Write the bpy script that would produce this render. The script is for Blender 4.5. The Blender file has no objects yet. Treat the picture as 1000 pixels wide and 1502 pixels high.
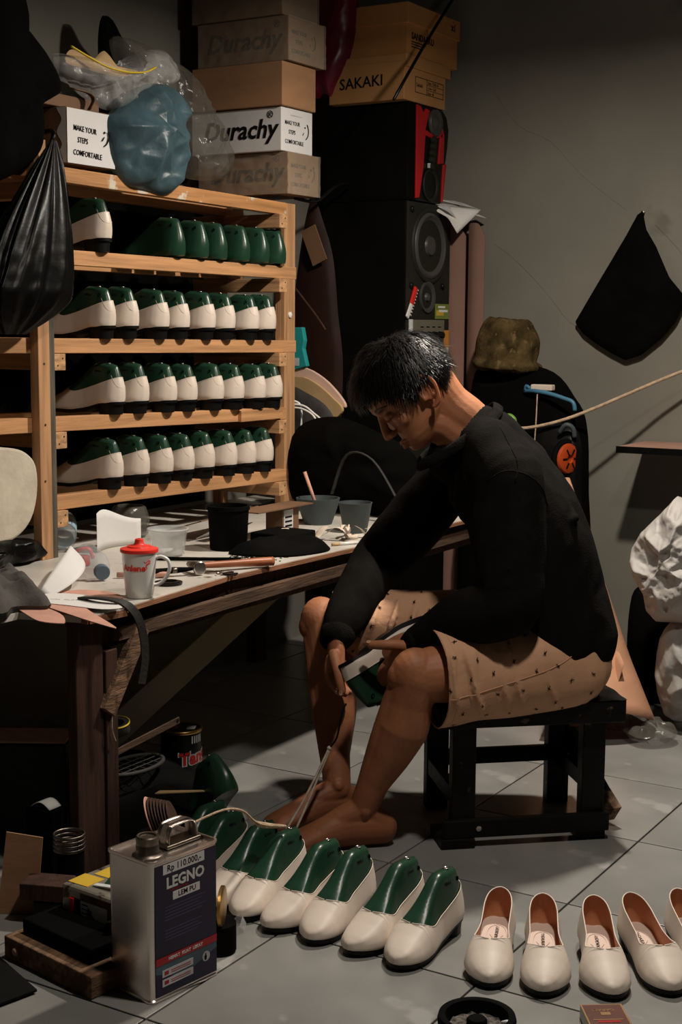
import bpy, bmesh, math, random
import numpy as np
from mathutils import Vector, Matrix, noise
from mathutils.bvhtree import BVHTree
random.seed(7); rng = np.random.default_rng(7)
PI = math.pi
scene = bpy.context.scene
C = scene.collection

# ---------------------------------------------------------------- camera, world, lights, exposure
TH = .547                                    # the room's walls stand turned by this much from the view direction
CT, ST = math.cos(TH), math.sin(TH)
def cw(X, Y, Z=0.0):                         # metres measured along / across the view direction -> room metres
    return Vector((X*CT - Y*ST, X*ST + Y*CT, Z))
cd = bpy.data.cameras.new('camera'); cam = bpy.data.objects.new('camera', cd); C.objects.link(cam)
cd.sensor_fit = 'VERTICAL'; cd.sensor_height = 36.0; cd.lens = 36.0*2086/1502; cd.clip_start = .05
Rz = Matrix.Rotation(TH, 4, 'Z'); Rx = Matrix.Rotation(PI/2 - .131, 4, 'X'); Rr = Matrix.Rotation(.007, 4, 'Z')
cam.matrix_world = Matrix.Translation((0, 0, 1.117)) @ Rz @ Rx @ Rr
scene.camera = cam
w = bpy.data.worlds.new('world'); scene.world = w; w.use_nodes = True
w.node_tree.nodes['Background'].inputs[0].default_value = (.9, .8, .7, 1)
w.node_tree.nodes['Background'].inputs[1].default_value = .0008
def area(name, loc, size, power, col, tgt=None, spread=180):
    l = bpy.data.lights.new(name, 'AREA'); l.shape = 'DISK'; l.size = size; l.energy = power; l.color = col
    l.spread = math.radians(spread)
    o = bpy.data.objects.new(name, l); o.location = loc; C.objects.link(o)
    if tgt: o.rotation_euler = (Vector(tgt)-Vector(loc)).to_track_quat('-Z', 'Y').to_euler()
    return o
area('work_lamp', (-1.24, 3.18, 2.05), .10, 35, (1.0, .90, .78))
gl = bpy.data.lights.new('bulb_glow', 'POINT'); gl.energy = 2.6; gl.shadow_soft_size = .05; gl.color = (1.0, .90, .78)
go = bpy.data.objects.new('bulb_glow', gl); go.location = (-1.24, 3.18, 2.12); C.objects.link(go)
area('room_lamp', (-.60, 1.95, 2.50), .14, 12, (1.0, .91, .80), (-1.0, 1.9, 0), 140)
scene.view_settings.view_transform = 'Standard'; scene.view_settings.look = 'None'
scene.view_settings.gamma = 1; scene.view_settings.use_curve_mapping = False
scene.view_settings.exposure = 0.16

# ---------------------------------------------------------------- materials
def mat(name, col, rough=.6, metal=0, var=.12, scale=8, stretch=(1, 1, 1), bump=0.0, bscale=None, dark=None, spots=None,
        trans=0, alpha=1, ior=1.45, coat=0, attr=None, rnd=0, rvar=0, spec=.5):
    m = bpy.data.materials.new(name); m.use_nodes = True; n = m.node_tree.nodes; L = m.node_tree.links
    b = n['Principled BSDF']; b.inputs['Roughness'].default_value = rough; b.inputs['Metallic'].default_value = metal
    b.inputs['IOR'].default_value = ior; b.inputs['Specular IOR Level'].default_value = spec
    if trans: b.inputs['Transmission Weight'].default_value = trans
    if alpha < 1: b.inputs['Alpha'].default_value = alpha
    if coat: b.inputs['Coat Weight'].default_value = coat; b.inputs['Coat Roughness'].default_value = .15
    tc = n.new('ShaderNodeTexCoord'); mp = n.new('ShaderNodeMapping'); mp.inputs['Scale'].default_value = stretch
    L.new(tc.outputs['Object'], mp.inputs[0])
    ns = n.new('ShaderNodeTexNoise'); ns.inputs['Scale'].default_value = scale; ns.inputs['Detail'].default_value = 6
    L.new(mp.outputs[0], ns.inputs[0])
    mx = n.new('ShaderNodeMix'); mx.data_type = 'RGBA'
    dk = dark or tuple(c*(1-2.2*var) for c in col)
    lt = tuple(min(1, c*(1+var)) for c in col)
    mx.inputs[6].default_value = (*dk, 1); mx.inputs[7].default_value = (*lt, 1)
    rp = n.new('ShaderNodeValToRGB'); rp.color_ramp.elements[0].position = .28; rp.color_ramp.elements[1].position = .68
    L.new(ns.outputs['Fac'], rp.inputs[0]); L.new(rp.outputs[0], mx.inputs[0])
    out = mx.outputs[2]
    if spots:                                           # (colour, noise scale, threshold) stains or chips
        s2 = n.new('ShaderNodeTexNoise'); s2.inputs['Scale'].default_value = spots[1]; s2.inputs['Detail'].default_value = 8
        L.new(tc.outputs['Object'], s2.inputs[0])
        r2 = n.new('ShaderNodeValToRGB'); r2.color_ramp.elements[0].position = spots[2]; r2.color_ramp.elements[1].position = spots[2]+.05
        m2 = n.new('ShaderNodeMix'); m2.data_type = 'RGBA'; L.new(s2.outputs['Fac'], r2.inputs[0]); L.new(r2.outputs[0], m2.inputs[0])
        L.new(out, m2.inputs[6]); m2.inputs[7].default_value = (*spots[0], 1); out = m2.outputs[2]
    if attr:
        at = n.new('ShaderNodeAttribute'); at.attribute_name = attr
        m3 = n.new('ShaderNodeMix'); m3.data_type = 'RGBA'; m3.blend_type = 'MULTIPLY'; m3.inputs[0].default_value = 1
        L.new(out, m3.inputs[6]); L.new(at.outputs['Color'], m3.inputs[7]); out = m3.outputs[2]
    if rnd:
        oi = n.new('ShaderNodeObjectInfo'); mr = n.new('ShaderNodeMapRange'); mr.inputs[3].default_value = 1-rnd; mr.inputs[4].default_value = 1+rnd
        L.new(oi.outputs['Random'], mr.inputs[0]); h = n.new('ShaderNodeHueSaturation'); L.new(mr.outputs[0], h.inputs['Value'])
        L.new(out, h.inputs['Color']); out = h.outputs[0]
    L.new(out, b.inputs['Base Color'])
    if rvar:
        mr = n.new('ShaderNodeMapRange'); mr.inputs[3].default_value = max(0, rough-rvar); mr.inputs[4].default_value = min(1, rough+rvar)
        L.new(ns.outputs['Fac'], mr.inputs[0]); L.new(mr.outputs[0], b.inputs['Roughness'])
    if bump:
        nb = n.new('ShaderNodeTexNoise'); nb.inputs['Scale'].default_value = bscale or scale*4; nb.inputs['Detail'].default_value = 5
        L.new(mp.outputs[0], nb.inputs[0]); bp = n.new('ShaderNodeBump'); bp.inputs['Strength'].default_value = bump; bp.inputs['Distance'].default_value = .004
        L.new(nb.outputs['Fac'], bp.inputs['Height']); L.new(bp.outputs[0], b.inputs['Normal'])
    return m

PINE = (.56, .29, .13)
MAT = dict(
 plaster=mat('plaster', (.200, .190, .160), .9, var=.10, scale=2.2, bump=.35, bscale=9, spots=((.15, .14, .115), 3.1, .66), spec=.2),
 tile=mat('floor_tile', (.250, .245, .232), .32, var=.13, scale=3.5, bump=.06, bscale=14, rnd=.05, rvar=.12, spots=((.33, .325, .31), 6, .60)),
 grout=mat('grout', (.025, .02, .017), .9),
 pine_y=mat('pine_rail', PINE, .62, var=.16, scale=3, stretch=(14, 1.2, 26), bump=.25, spots=((.20, .09, .04), 9, .70)),
 pine_worn=mat('pine_worn', (.50, .24, .09), .62, var=.16, scale=3, stretch=(14, 1.2, 26), bump=.3, spots=((.62, .55, .45), 16, .60)),
 pine_x=mat('pine_cross', (.55, .31, .15), .7, var=.2, scale=3, stretch=(1.2, 14, 26), bump=.25),
 pine_z=mat('pine_post', (.50, .27, .13), .65, var=.18, scale=3, stretch=(20, 20, 1.2), bump=.25, spots=((.16, .08, .04), 7, .68)),
 greywood=mat('grey_weathered_wood', (.10, .085, .065), .85, var=.3, scale=4, stretch=(20, 20, 1.5), bump=.4),
 guitarwood=mat('dark_guitar_lacquer', (.022, .008, .005), .6, var=.2, spec=.2), brownwood=mat('brown_stained_wood', (.046, .017, .008), .8, var=.3, scale=4, stretch=(18, 18, 1.5), bump=.3, spots=((.05, .02, .012), 9, .6)),
 roughwood=mat('rough_sawn_wood', (.20, .11, .06), .85, var=.35, scale=5, stretch=(14, 3, 14), bump=.6, spots=((.07, .035, .02), 14, .58)),
 blackwood=mat('black_painted_wood', (.006, .005, .004), .5, var=.3, scale=10, bump=.4, bscale=40, spots=((.10, .075, .05), 34, .68), spec=.2),
 green=mat('green_plastic', (.014, .048, .027), .29, var=.05, scale=30, bump=.04, bscale=220, spec=.4),
 cream=mat('cream_leather', (.74, .64, .55), .42, var=.02, scale=12, bump=.03, bscale=160),
 edge=mat('cream_edge', (.80, .68, .58), .5, var=.02),
 tan=mat('tan_lining', (.62, .27, .13), .6, var=.05, scale=20, bump=.1, bscale=220),
 insole=mat('insole_leather', (.72, .56, .47), .6, var=.03, scale=20, bump=.1, bscale=260),
 sole=mat('black_rubber', (.004, .004, .004), .45, var=.1, bump=.05, spec=.25),
 black=mat('matte_black', (.0035, .0032, .003), .8, var=.2, spec=.06),
 blackgloss=mat('gloss_black', (.005, .005, .005), .35, var=.2, spec=.25),
 ink=mat('black_ink', (.008, .0075, .007), .7, var=.05, spec=.1), crackm=mat('hairline_crack', (.11, .10, .08), .9),
 steel=mat('steel', (.62, .60, .57), .25, 1, var=.08, scale=14),
 tin=mat('tinplate', (.90, .81, .75), .27, 1, var=.08, scale=7, bump=.05, bscale=10, rvar=.08, spots=((.20, .15, .11), 12, .70)),
 darksteel=mat('dark_steel', (.20, .17, .14), .4, 1, var=.3, scale=16),
 brass=mat('dull_gold_rim', (.45, .27, .08), .35, 1, var=.15),
 white=mat('white_gloss', (.80, .78, .74), .25, var=.02, coat=.3),
 paper=mat('white_paper', (.76, .74, .72), .8, var=.03, bump=.1, bscale=20),
 whitecard=mat('white_card', (.70, .69, .68), .75, var=.05, scale=6, bump=.15, bscale=30),
 card=mat('brown_cardboard', (.36, .19, .095), .8, var=.08, scale=6, stretch=(1, 1, 3), bump=.12, bscale=40),
 carddark=mat('dark_cardboard', (.17, .088, .045), .7, var=.12, scale=6, bump=.15, bscale=40),
 cardorange=mat('orange_cardboard', (.56, .26, .085), .7, var=.06, scale=6, bump=.1, bscale=30),
 cardtan=mat('tan_cardboard', (.44, .22, .08), .75, var=.06, scale=6, bump=.1, bscale=30),
 red=mat('red_plastic', (.62, .022, .015), .38, var=.05),
 redlid=mat('red_lid', (.85, .045, .03), .4, var=.03),
 redpaint=mat('red_paint', (.42, .008, .012), .4, var=.1),
 pink=mat('pink_insole_board', (.62, .33, .25), .85, var=.06, scale=30, bump=.1, bscale=200),
 foam=mat('cream_foam', (.62, .55, .44), .95, var=.1, scale=14, bump=.5, bscale=50),
 ochre=mat('ochre_board', (.50, .33, .16), .85, var=.1, scale=12, bump=.1),
 rose=mat('rose_leather', (.70, .47, .38), .7, var=.05),
 teal=mat('teal_packet', (.02, .32, .32), .5, var=.1),
 bluebag=mat('blue_grey_plastic', (.048, .090, .110), .42, var=.15, scale=9, bump=.9, bscale=24),
 blackbag=mat('black_plastic_bag', (.003, .003, .003), .33, var=.2, bump=.4, bscale=16, spec=.16),
 blackcloth=mat('black_cloth', (.003, .0027, .0024), .9, var=.2, bump=.3, bscale=40, spec=.04),
 magenta=mat('crimson_plastic', (.16, .008, .028), .35, var=.2, scale=5, bump=.4, bscale=12),
 clear=mat('clear_plastic', (.80, .80, .78), .14, var=.02, alpha=.20, bump=1.0, bscale=34),
 cleardark=mat('smoky_clear_plastic', (.16, .15, .13), .16, var=.1, alpha=.36, bump=1.0, bscale=30),
 tape=mat('clear_tape', (.72, .62, .48), .14, var=.1, alpha=.22, bump=.5, bscale=30),
 tub=mat('frosted_plastic', (.70, .72, .72), .22, var=.05, alpha=.38, bump=.05),
 bottle=mat('clear_bottle_plastic', (.55, .60, .62), .1, var=.05, alpha=.30, bump=.1),
 yellow=mat('yellow_plastic', (.72, .50, .02), .4, var=.06),
 slate=mat('slate_blue_cap', (.10, .14, .18), .5, var=.08),
 greyblue=mat('grey_blue_rubber', (.055, .070, .072), .6, var=.12, spots=((.14, .13, .12), 40, .72)),
 sky=mat('pale_blue_label', (.30, .48, .58), .5, var=.1),
 bluehang=mat('blue_hanger_plastic', (.05, .16, .26), .45, var=.05),
 lime=mat('green_hook_plastic', (.16, .36, .05), .45, var=.05),
 orangeplastic=mat('orange_plastic', (.42, .055, .010), .45, var=.08),
 sheet=mat('mauve_brown_board', (.215, .118, .088), .8, var=.05, scale=5, bump=.1, bscale=100),
 kraft=mat('kraft_roll_paper', (.50, .26, .155), .75, var=.07, scale=5, stretch=(1, 1, 4), bump=.1, spots=((.42, .20, .12), 22, .68)),
 straw=mat('olive_camouflage_fabric', (.075, .05, .02), .95, var=.35, scale=22, bump=.8, bscale=120, spots=((.13, .085, .04), 40, .60), spec=.1),
 rope=mat('beige_rope', (.50, .36, .24), .85, var=.15, scale=60, bump=.5),
 cord=mat('off_white_string', (.55, .47, .38), .85, var=.15, scale=60, bump=.4),
 whitecable=mat('white_cable', (.75, .73, .68), .4, var=.03),
 sack=mat('white_woven_sack', (.40, .38, .355), .6, var=.06, scale=6, bump=1.0, bscale=34),
 sack2=mat('grey_white_sack', (.33, .32, .30), .6, var=.08, scale=6, bump=.9, bscale=28),
 laminate=mat('worn_white_laminate', (.60, .56, .50), .38, var=.12, scale=5, rvar=.15, spots=((.10, .075, .055), 8, .64)),
 plyedge=mat('plywood_edge', (.34, .15, .075), .8, var=.25, scale=8, stretch=(4, 1, 20), bump=.4),
 greycloth=mat('grey_cloth', (.075, .068, .062), .9, var=.15, bump=.6, bscale=60),
 strap=mat('charcoal_strap', (.030, .027, .024), .7, var=.15, bump=.3, bscale=90),
 leatherscrap=mat('leather_offcut', (.62, .52, .42), .7, var=.08),
 handle=mat('oiled_wood_handle', (.40, .13, .055), .42, var=.2, scale=6, stretch=(1, 1, 1), bump=.1),
 olivepole=mat('olive_board', (.14, .105, .035), .45, var=.2, scale=3),
 grimewood=mat('grimy_board_edge', (.10, .055, .032), .8, var=.3, scale=6, stretch=(6, 1, 10), bump=.4),
 navy=mat('navy_print', (.013, .008, .036), .36, var=.05),
 bluegrey=mat('blue_grey_print', (.07, .115, .15), .35, var=.2, scale=9),
 redprint=mat('red_print', (.40, .010, .015), .35, var=.05),
 faint=mat('faint_print', (.06, .045, .10), .4, var=.05),
 rusttin=mat('rust_spattered_tin', (.40, .36, .29), .45, .6, var=.15, scale=10, spots=((.06, .035, .02), 26, .55)),
 grimy=mat('brown_grimy_paint', (.12, .055, .03), .5, .3, var=.3, scale=12, spots=((.30, .22, .16), 20, .66)),
 woofer=mat('woofer_cone', (.050, .050, .045), .42, var=.1),
 spk=mat('speaker_baffle', (.018, .018, .013), .55, var=.12, bump=.1, bscale=80, spec=.2),
 panel=mat('olive_metal_panel', (.19, .18, .13), .45, .2, var=.06),
 stickgreen=mat('green_sticker', (.20, .26, .05), .5, var=.1), stickyellow=mat('yellow_sticker', (.68, .44, .04), .5, var=.1),
 orangestick=mat('orange_sticker', (.66, .27, .04), .5, var=.1),
 redsoda=mat('red_print_can', (.52, .015, .012), .35, var=.05),
 leaflet=mat('grey_leaflet', (.60, .60, .60), .7, var=.2, scale=14),
 tabletopdark=mat('rosewood_top', (.46, .26, .19), .4, var=.15, scale=4, stretch=(1, 6, 1)),
 ash=mat('cigarette_ash', (.16, .14, .12), .95, var=.4, scale=80, bump=.8),
 matchtop=mat('maroon_matchbox', (.10, .018, .008), .45, var=.1), gold=mat('dull_gold_print', (.30, .16, .05), .5, var=.1),
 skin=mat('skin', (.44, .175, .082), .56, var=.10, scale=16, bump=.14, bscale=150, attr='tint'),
 hair=mat('black_hair', (.0055, .0045, .004), .40, var=.2, spec=.35), nail=mat('nail', (.58, .31, .20), .35, var=.04),
 sweater=mat('black_sweatshirt', (.0090, .0080, .0072), .95, var=.15, scale=20, bump=.3, bscale=300, spec=.05),
 rib=mat('black_ribbed_knit', (.011, .0098, .009), .9, var=.2, scale=40, bump=.5, bscale=260, spec=.05),
 darkglass=mat('dark_glass', (.02, .02, .02), .1, var=.1),
)
# peach shorts cloth with small scattered black marks
m = mat('peach_print_cloth', (.64, .36, .215), .85, var=.04, scale=14, bump=.15, bscale=200); MAT['shorts'] = m
n = m.node_tree.nodes; L = m.node_tree.links; b = n['Principled BSDF']
src = b.inputs['Base Color'].links[0].from_socket
tc = n.new('ShaderNodeTexCoord'); nz = n.new('ShaderNodeTexNoise'); nz.inputs['Scale'].default_value = 170
va = n.new('ShaderNodeVectorMath'); va.operation = 'MULTIPLY_ADD'; va.inputs[1].default_value = (.028,)*3
L.new(tc.outputs['Object'], nz.inputs[0]); L.new(nz.outputs['Color'], va.inputs[0]); L.new(tc.outputs['Object'], va.inputs[2])
mp = n.new('ShaderNodeMapping'); mp.inputs['Scale'].default_value = (1.0, .8, 1.5); mp.inputs['Rotation'].default_value = (.3, .6, .2)
L.new(va.outputs[0], mp.inputs[0])
vo = n.new('ShaderNodeTexVoronoi'); vo.inputs['Scale'].default_value = 24; vo.inputs['Randomness'].default_value = .75; L.new(mp.outputs[0], vo.inputs[0])
cr = n.new('ShaderNodeValToRGB'); cr.color_ramp.elements[0].position = .001; cr.color_ramp.elements[1].position = .002
L.new(vo.outputs['Distance'], cr.inputs[0]); mx = n.new('ShaderNodeMix'); mx.data_type = 'RGBA'; mx.inputs[6].default_value = (.02, .015, .013, 1)
L.new(cr.outputs[0], mx.inputs[0]); L.new(src, mx.inputs[7]); L.new(mx.outputs[2], b.inputs['Base Color'])

# ---------------------------------------------------------------- object helpers
FR = {}                                     # thing name -> inverse frame, for meshes given in room coordinates
def thing(name, label, cat, loc=(0, 0, 0), rz=0, group=None, mtx=None):
    o = bpy.data.objects.new(name, None); C.objects.link(o); o.empty_display_size = .05
    M_ = mtx if mtx is not None else Matrix.Translation(Vector(loc)) @ Matrix.Rotation(rz, 4, 'Z')
    o.matrix_world = M_; FR[o.name] = M_.inverted()
    o['label'] = label; o['category'] = cat
    if group: o['group'] = group
    return o
def tag(o, label, cat, group=None):
    o['label'] = label; o['category'] = cat
    if group: o['group'] = group
    return o
class MB:
    def __init__(s): s.v = []; s.f = []
    def add(s, vs, fs):
        k = len(s.v); s.v += [tuple(p) for p in vs]; s.f += [tuple(i+k for i in f) for f in fs]; return s
    def box(s, x0, x1, y0, y1, z0, z1):
        return s.add([(x0,y0,z0),(x1,y0,z0),(x1,y1,z0),(x0,y1,z0),(x0,y0,z1),(x1,y0,z1),(x1,y1,z1),(x0,y1,z1)],
                     [(0,3,2,1),(4,5,6,7),(0,1,5,4),(1,2,6,5),(2,3,7,6),(3,0,4,7)])
    def obox(s, c, A, B, N, a, b_, n_):      # oriented box: centre, axes, half sizes
        c, A, B, N = Vector(c), Vector(A).normalized(), Vector(B).normalized(), Vector(N).normalized()
        vs = [c + A*a*i + B*b_*j + N*n_*k for k in (-1, 1) for (i, j) in ((-1,-1),(1,-1),(1,1),(-1,1))]
        return s.add(vs, [(0,3,2,1),(4,5,6,7),(0,1,5,4),(1,2,6,5),(2,3,7,6),(3,0,4,7)])
    def beam(s, p, q, w_, h_, up=(0, 0, 1)):
        p, q = Vector(p), Vector(q); A = (q-p); l = A.length/2; A.normalize(); N = Vector(up); N = (N - A*N.dot(A)).normalized(); B = N.cross(A)
        return s.obox((p+q)/2, A, B, N, l, w_/2, h_/2)
    def tube(s, pts, r, n_=10, smooth=3, closed=False, flat=1.0, up=(0, 0, 1)):
        P = spline([Vector(p) for p in pts], smooth, closed); m_ = len(P)
        rr = [r]*m_ if not isinstance(r, (list, tuple)) else list(np.interp(np.linspace(0, 1, m_), np.linspace(0, 1, len(r)), r))
        rings = []; a = None
        for i in range(m_):
            t = (P[(i+1) % m_]-P[i-1]) if closed else (P[min(i+1, m_-1)]-P[max(i-1, 0)])
            t.normalize()
            if a is None:
                a = Vector(up); a = a - t*a.dot(t)
                if a.length < 1e-3: a = Vector((1, 0, 0)) - t*t.x
            a = (a - t*a.dot(t)).normalized(); b_ = t.cross(a)
            rings.append([P[i] + a*math.cos(2*PI*k/n_)*rr[i]*flat + b_*math.sin(2*PI*k/n_)*rr[i] for k in range(n_)])
        vs = [p for R_ in rings for p in R_]; fs = []
        for i in range(m_ if closed else m_-1):
            j = (i+1) % m_
            for k in range(n_): k2 = (k+1) % n_; fs.append((i*n_+k, i*n_+k2, j*n_+k2, j*n_+k))
        if not closed: fs.append(tuple(range(n_))[::-1]); fs.append(tuple((m_-1)*n_+k for k in range(n_)))
        return s.add(vs, fs)
    def lathe(s, prof, c=(0, 0, 0), n_=32, ax=(0, 0, 1), cap=False, sq=None):
        c = Vector(c); ax = Vector(ax).normalized(); a = Vector((1, 0, 0)) if abs(ax.x) < .9 else Vector((0, 1, 0)); a = (a-ax*a.dot(ax)).normalized(); b_ = ax.cross(a)
        vs = [c + ax*z + (a*math.cos(2*PI*k/n_) + b_*math.sin(2*PI*k/n_))*r for r, z in prof for k in range(n_)]; fs = []
        for i in range(len(prof)-1):
            for k in range(n_): k2 = (k+1) % n_; fs.append((i*n_+k, i*n_+k2, (i+1)*n_+k2, (i+1)*n_+k))
        if cap: fs.append(tuple(range(n_))[::-1]); fs.append(tuple((len(prof)-1)*n_+k for k in range(n_)))
        return s.add(vs, fs)
    def ball(s, c, r, n_=16, m_=10):
        r = r if isinstance(r, (tuple, list)) else (r, r, r); vs = []; fs = []
        for i in range(m_+1):
            t = PI*i/m_
            for k in range(n_): p = 2*PI*k/n_; vs.append((c[0]+r[0]*math.sin(t)*math.cos(p), c[1]+r[1]*math.sin(t)*math.sin(p), c[2]-r[2]*math.cos(t)))
        for i in range(m_):
            for k in range(n_): k2 = (k+1) % n_; fs.append((i*n_+k, i*n_+k2, (i+1)*n_+k2, (i+1)*n_+k))
        return s.add(vs, fs)
    def prism(s, poly, o, A, B, N, t):        # outline (a,b) in the plane o,A,B thickened by t along N
        o, A, B, N = Vector(o), Vector(A), Vector(B), Vector(N); k = len(poly)
        vs = [o + A*a + B*b_ for a, b_ in poly] + [o + A*a + B*b_ + N*t for a, b_ in poly]
        return s.add(vs, [tuple(range(k))[::-1], tuple(range(k, 2*k))] + [(i, (i+1) % k, (i+1) % k + k, i+k) for i in range(k)])
    def grid(s, fn, nu, nv, closed_u=False):
        vs = [fn(i/(nu-(0 if closed_u else 1)), j/(nv-1)) for i in range(nu) for j in range(nv)]; fs = []
        for i in range(nu if closed_u else nu-1):
            i2 = (i+1) % nu
            for j in range(nv-1): fs.append((i*nv+j, i2*nv+j, i2*nv+j+1, i*nv+j+1))
        return s.add(vs, fs)
    def build(s, name, m_, parent=None, smooth=False, bevel=0, weld=False, solid=0, world=True, crumple=None, seg=2, auto=None):
        if crumple:
            amp, sc = crumple[:2]
            s.v = [tuple(Vector(p) + noise.noise_vector(Vector(p)*sc)*amp + noise.noise_vector(Vector(p)*sc*2.7)*amp*.45) for p in s.v]
        if parent is not None and world:
            I = root_inv(parent); vs = [I @ Vector(p) for p in s.v]
        else: vs = s.v
        me = bpy.data.meshes.new(name); me.from_pydata([tuple(p) for p in vs], [], s.f)
        bm = bmesh.new(); bm.from_mesh(me)
        if weld: bmesh.ops.remove_doubles(bm, verts=bm.verts, dist=2e-5)
        bmesh.ops.dissolve_degenerate(bm, dist=1e-6, edges=bm.edges)
        bmesh.ops.recalc_face_normals(bm, faces=bm.faces); bm.to_mesh(me); bm.free()
        if smooth:
            for p in me.polygons: p.use_smooth = True
            if auto:
                me.set_sharp_from_angle(angle=math.radians(auto))
        me.materials.append(m_ if not isinstance(m_, str) else MAT[m_])
        o = bpy.data.objects.new(name, me); C.objects.link(o)
        if parent is not None: o.parent = parent
        if solid: md = o.modifiers.new('s', 'SOLIDIFY'); md.thickness = solid; md.offset = 0
        if bevel: md = o.modifiers.new('b', 'BEVEL'); md.width = bevel; md.segments = seg; md.limit_method = 'ANGLE'; md.angle_limit = .6
        return o
def root_inv(o):
    while o.name not in FR and o.parent: o = o.parent
    return FR.get(o.name, Matrix.Identity(4))
def spline(P, k=4, closed=False):
    if k <= 1 or len(P) < 3: return P
    out = []; m_ = len(P)
    for i in range(m_ if closed else m_-1):
        p0 = P[i-1] if (i or closed) else P[0]; p1 = P[i]; p2 = P[(i+1) % m_]; p3 = P[(i+2) % m_] if (closed or i+2 < m_) else P[-1]
        for j in range(k):
            t = j/k; out.append(.5*((2*p1) + (p2-p0)*t + (2*p0-5*p1+4*p2-p3)*t*t + (3*p1-p0-3*p2+p3)*t**3))
    if not closed: out.append(P[-1])
    return out
def copy_tree(o, parent=None):
    c = o.copy(); C.objects.link(c); c.parent = parent
    for ch in list(o.children): copy_tree(ch, c)
    return c
def struct(o): o['kind'] = 'structure'; return o
def text(name, s_, size, m_, parent, o, right, up, ext=.0003, bold=0, shear=0, align='LEFT', label=None, sx=1):
    cu = bpy.data.curves.new(name, 'FONT'); cu.body = s_; cu.size = size; cu.extrude = ext; cu.offset = bold; cu.shear = shear; cu.align_x = align; cu.resolution_u = 2
    t = bpy.data.objects.new('tmp', cu); C.objects.link(t); dg = bpy.context.evaluated_depsgraph_get()
    me = bpy.data.meshes.new_from_object(t.evaluated_get(dg)); bpy.data.objects.remove(t); bpy.data.curves.remove(cu)
    R_, U_ = Vector(right).normalized(), Vector(up).normalized(); N_ = R_.cross(U_); I = root_inv(parent) if parent else Matrix.Identity(4)
    for v in me.vertices: v.co = I @ (Vector(o) + R_*v.co.x*sx + U_*v.co.y + N_*v.co.z)
    me.materials.clear(); me.materials.append(MAT[m_] if isinstance(m_, str) else m_); me.name = name
    ob = bpy.data.objects.new(name, me); C.objects.link(ob); ob.parent = parent
    if label: ob['label'] = label
    return ob
def pillow(outline, thick, o, A, B, N, nr=12, nseg=96, crump=(.01, 12), seed=0, back=True, power=.5, ridge=0, smooth=4):
    """closed bag-like surface: an outline in the plane (A,B), swollen along N, crumpled"""
    P = spline([Vector((a, b_, 0)) for a, b_ in outline], smooth, True)
    c = sum(P, Vector())/len(P); d = [0]; Q = P + [P[0]]
    for i in range(len(P)): d.append(d[-1] + (Q[i+1]-Q[i]).length)
    ts = np.linspace(0, d[-1], nseg, endpoint=False); px_ = np.interp(ts, d, [q.x for q in Q]); py_ = np.interp(ts, d, [q.y for q in Q])
    o, A, B, N = Vector(o), Vector(A), Vector(B), Vector(N); mb = MB(); off = Vector((seed*3.1, seed*1.7, 0))
    for side in ((1, -1) if back else (1,)):
        vs = []; fs = []
        for i in range(nr+1):
            r = i/nr
            for k in range(nseg):
                a = c.x + (px_[k]-c.x)*r; b_ = c.y + (py_[k]-c.y)*r; q = Vector((a, b_, side*.3)) + off
                h = thick*(max(0, 1-r**2.2))**power*side
                am = crump[0]*min(1, (1-r)*3+.12)
                wv = noise.noise(q*crump[1])*am + noise.noise(q*crump[1]*2.6)*am*.5
                if ridge:
                    qw = q + noise.noise_vector(q*crump[1]*.5)*.03
                    d1 = noise.voronoi(qw*crump[1]*1.1)[0]; d2 = noise.voronoi(qw*crump[1]*2.9)[0]
                    wv -= ((d1[1]-d1[0])*1.5-.45)*ridge*min(1, (1-r)*5+.1) + ((d2[1]-d2[0])*1.4-.4)*ridge*.25*min(1, (1-r)*6+.25)
                vs.append(o + A*a + B*b_ + N*(h + wv*side))
        for i in range(nr):
            for k in range(nseg): k2 = (k+1) % nseg; f = (i*nseg+k, i*nseg+k2, (i+1)*nseg+k2, (i+1)*nseg+k); fs.append(f)
        mb.add(vs, fs)
    return mb
# ================================================================ SETTING
XW, YW = -2.75, 4.60
fl = struct(MB().box(-2.85, 1.0, -1.5, YW+.1, -.06, -.004).build('floor', 'grout'))
tmesh = None
for i in range(-5, 6):
    for j in range(-9, 7):
        x0, y0 = -.997 + .4*i, 2.497 + .4*j
        if x0 < XW-.4 or y0 > YW or x0 > .95 or y0 < -1.2: continue
        if tmesh is None:
            t = MB().box(.0022, .3978, .0022, .3978, -.012, 0).build('tile', 'tile', None, bevel=.0012); tmesh = t.data
        else:
            t = bpy.data.objects.new('tile', tmesh); C.objects.link(t); md = t.modifiers.new('b', 'BEVEL'); md.width = .0012; md.segments = 2
        t.parent = fl; t.location = (x0, y0, 0)
wl = struct(MB().box(XW-.1, XW, -1.5, YW+.1, -.01, 2.75).build('wall_left', 'plaster'))
wb = struct(MB().box(XW, 1.0, YW, YW+.1, -.01, 2.75).build('wall_back', 'plaster'))
def crack(pts, wall, r=.0011):
    o = MB().tube(pts, r*.6, 4, 3).build('crack', 'crackm', wall); return o
crack([(-2.18, YW, 1.40), (-2.12, YW, 1.36), (-2.05, YW, 1.30), (-1.97, YW, 1.22), (-1.89, YW, 1.13), (-1.80, YW, 1.09)], wb)
crack([(-1.60, YW, 1.45), (-1.52, YW, 1.37), (-1.46, YW, 1.29), (-1.40, YW, 1.22)], wb)
crack([(-2.20, YW, 1.93), (-2.10, YW, 1.80), (-1.98, YW, 1.74), (-1.86, YW, 1.62), (-1.70, YW, 1.50)], wb, .0007)
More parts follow.
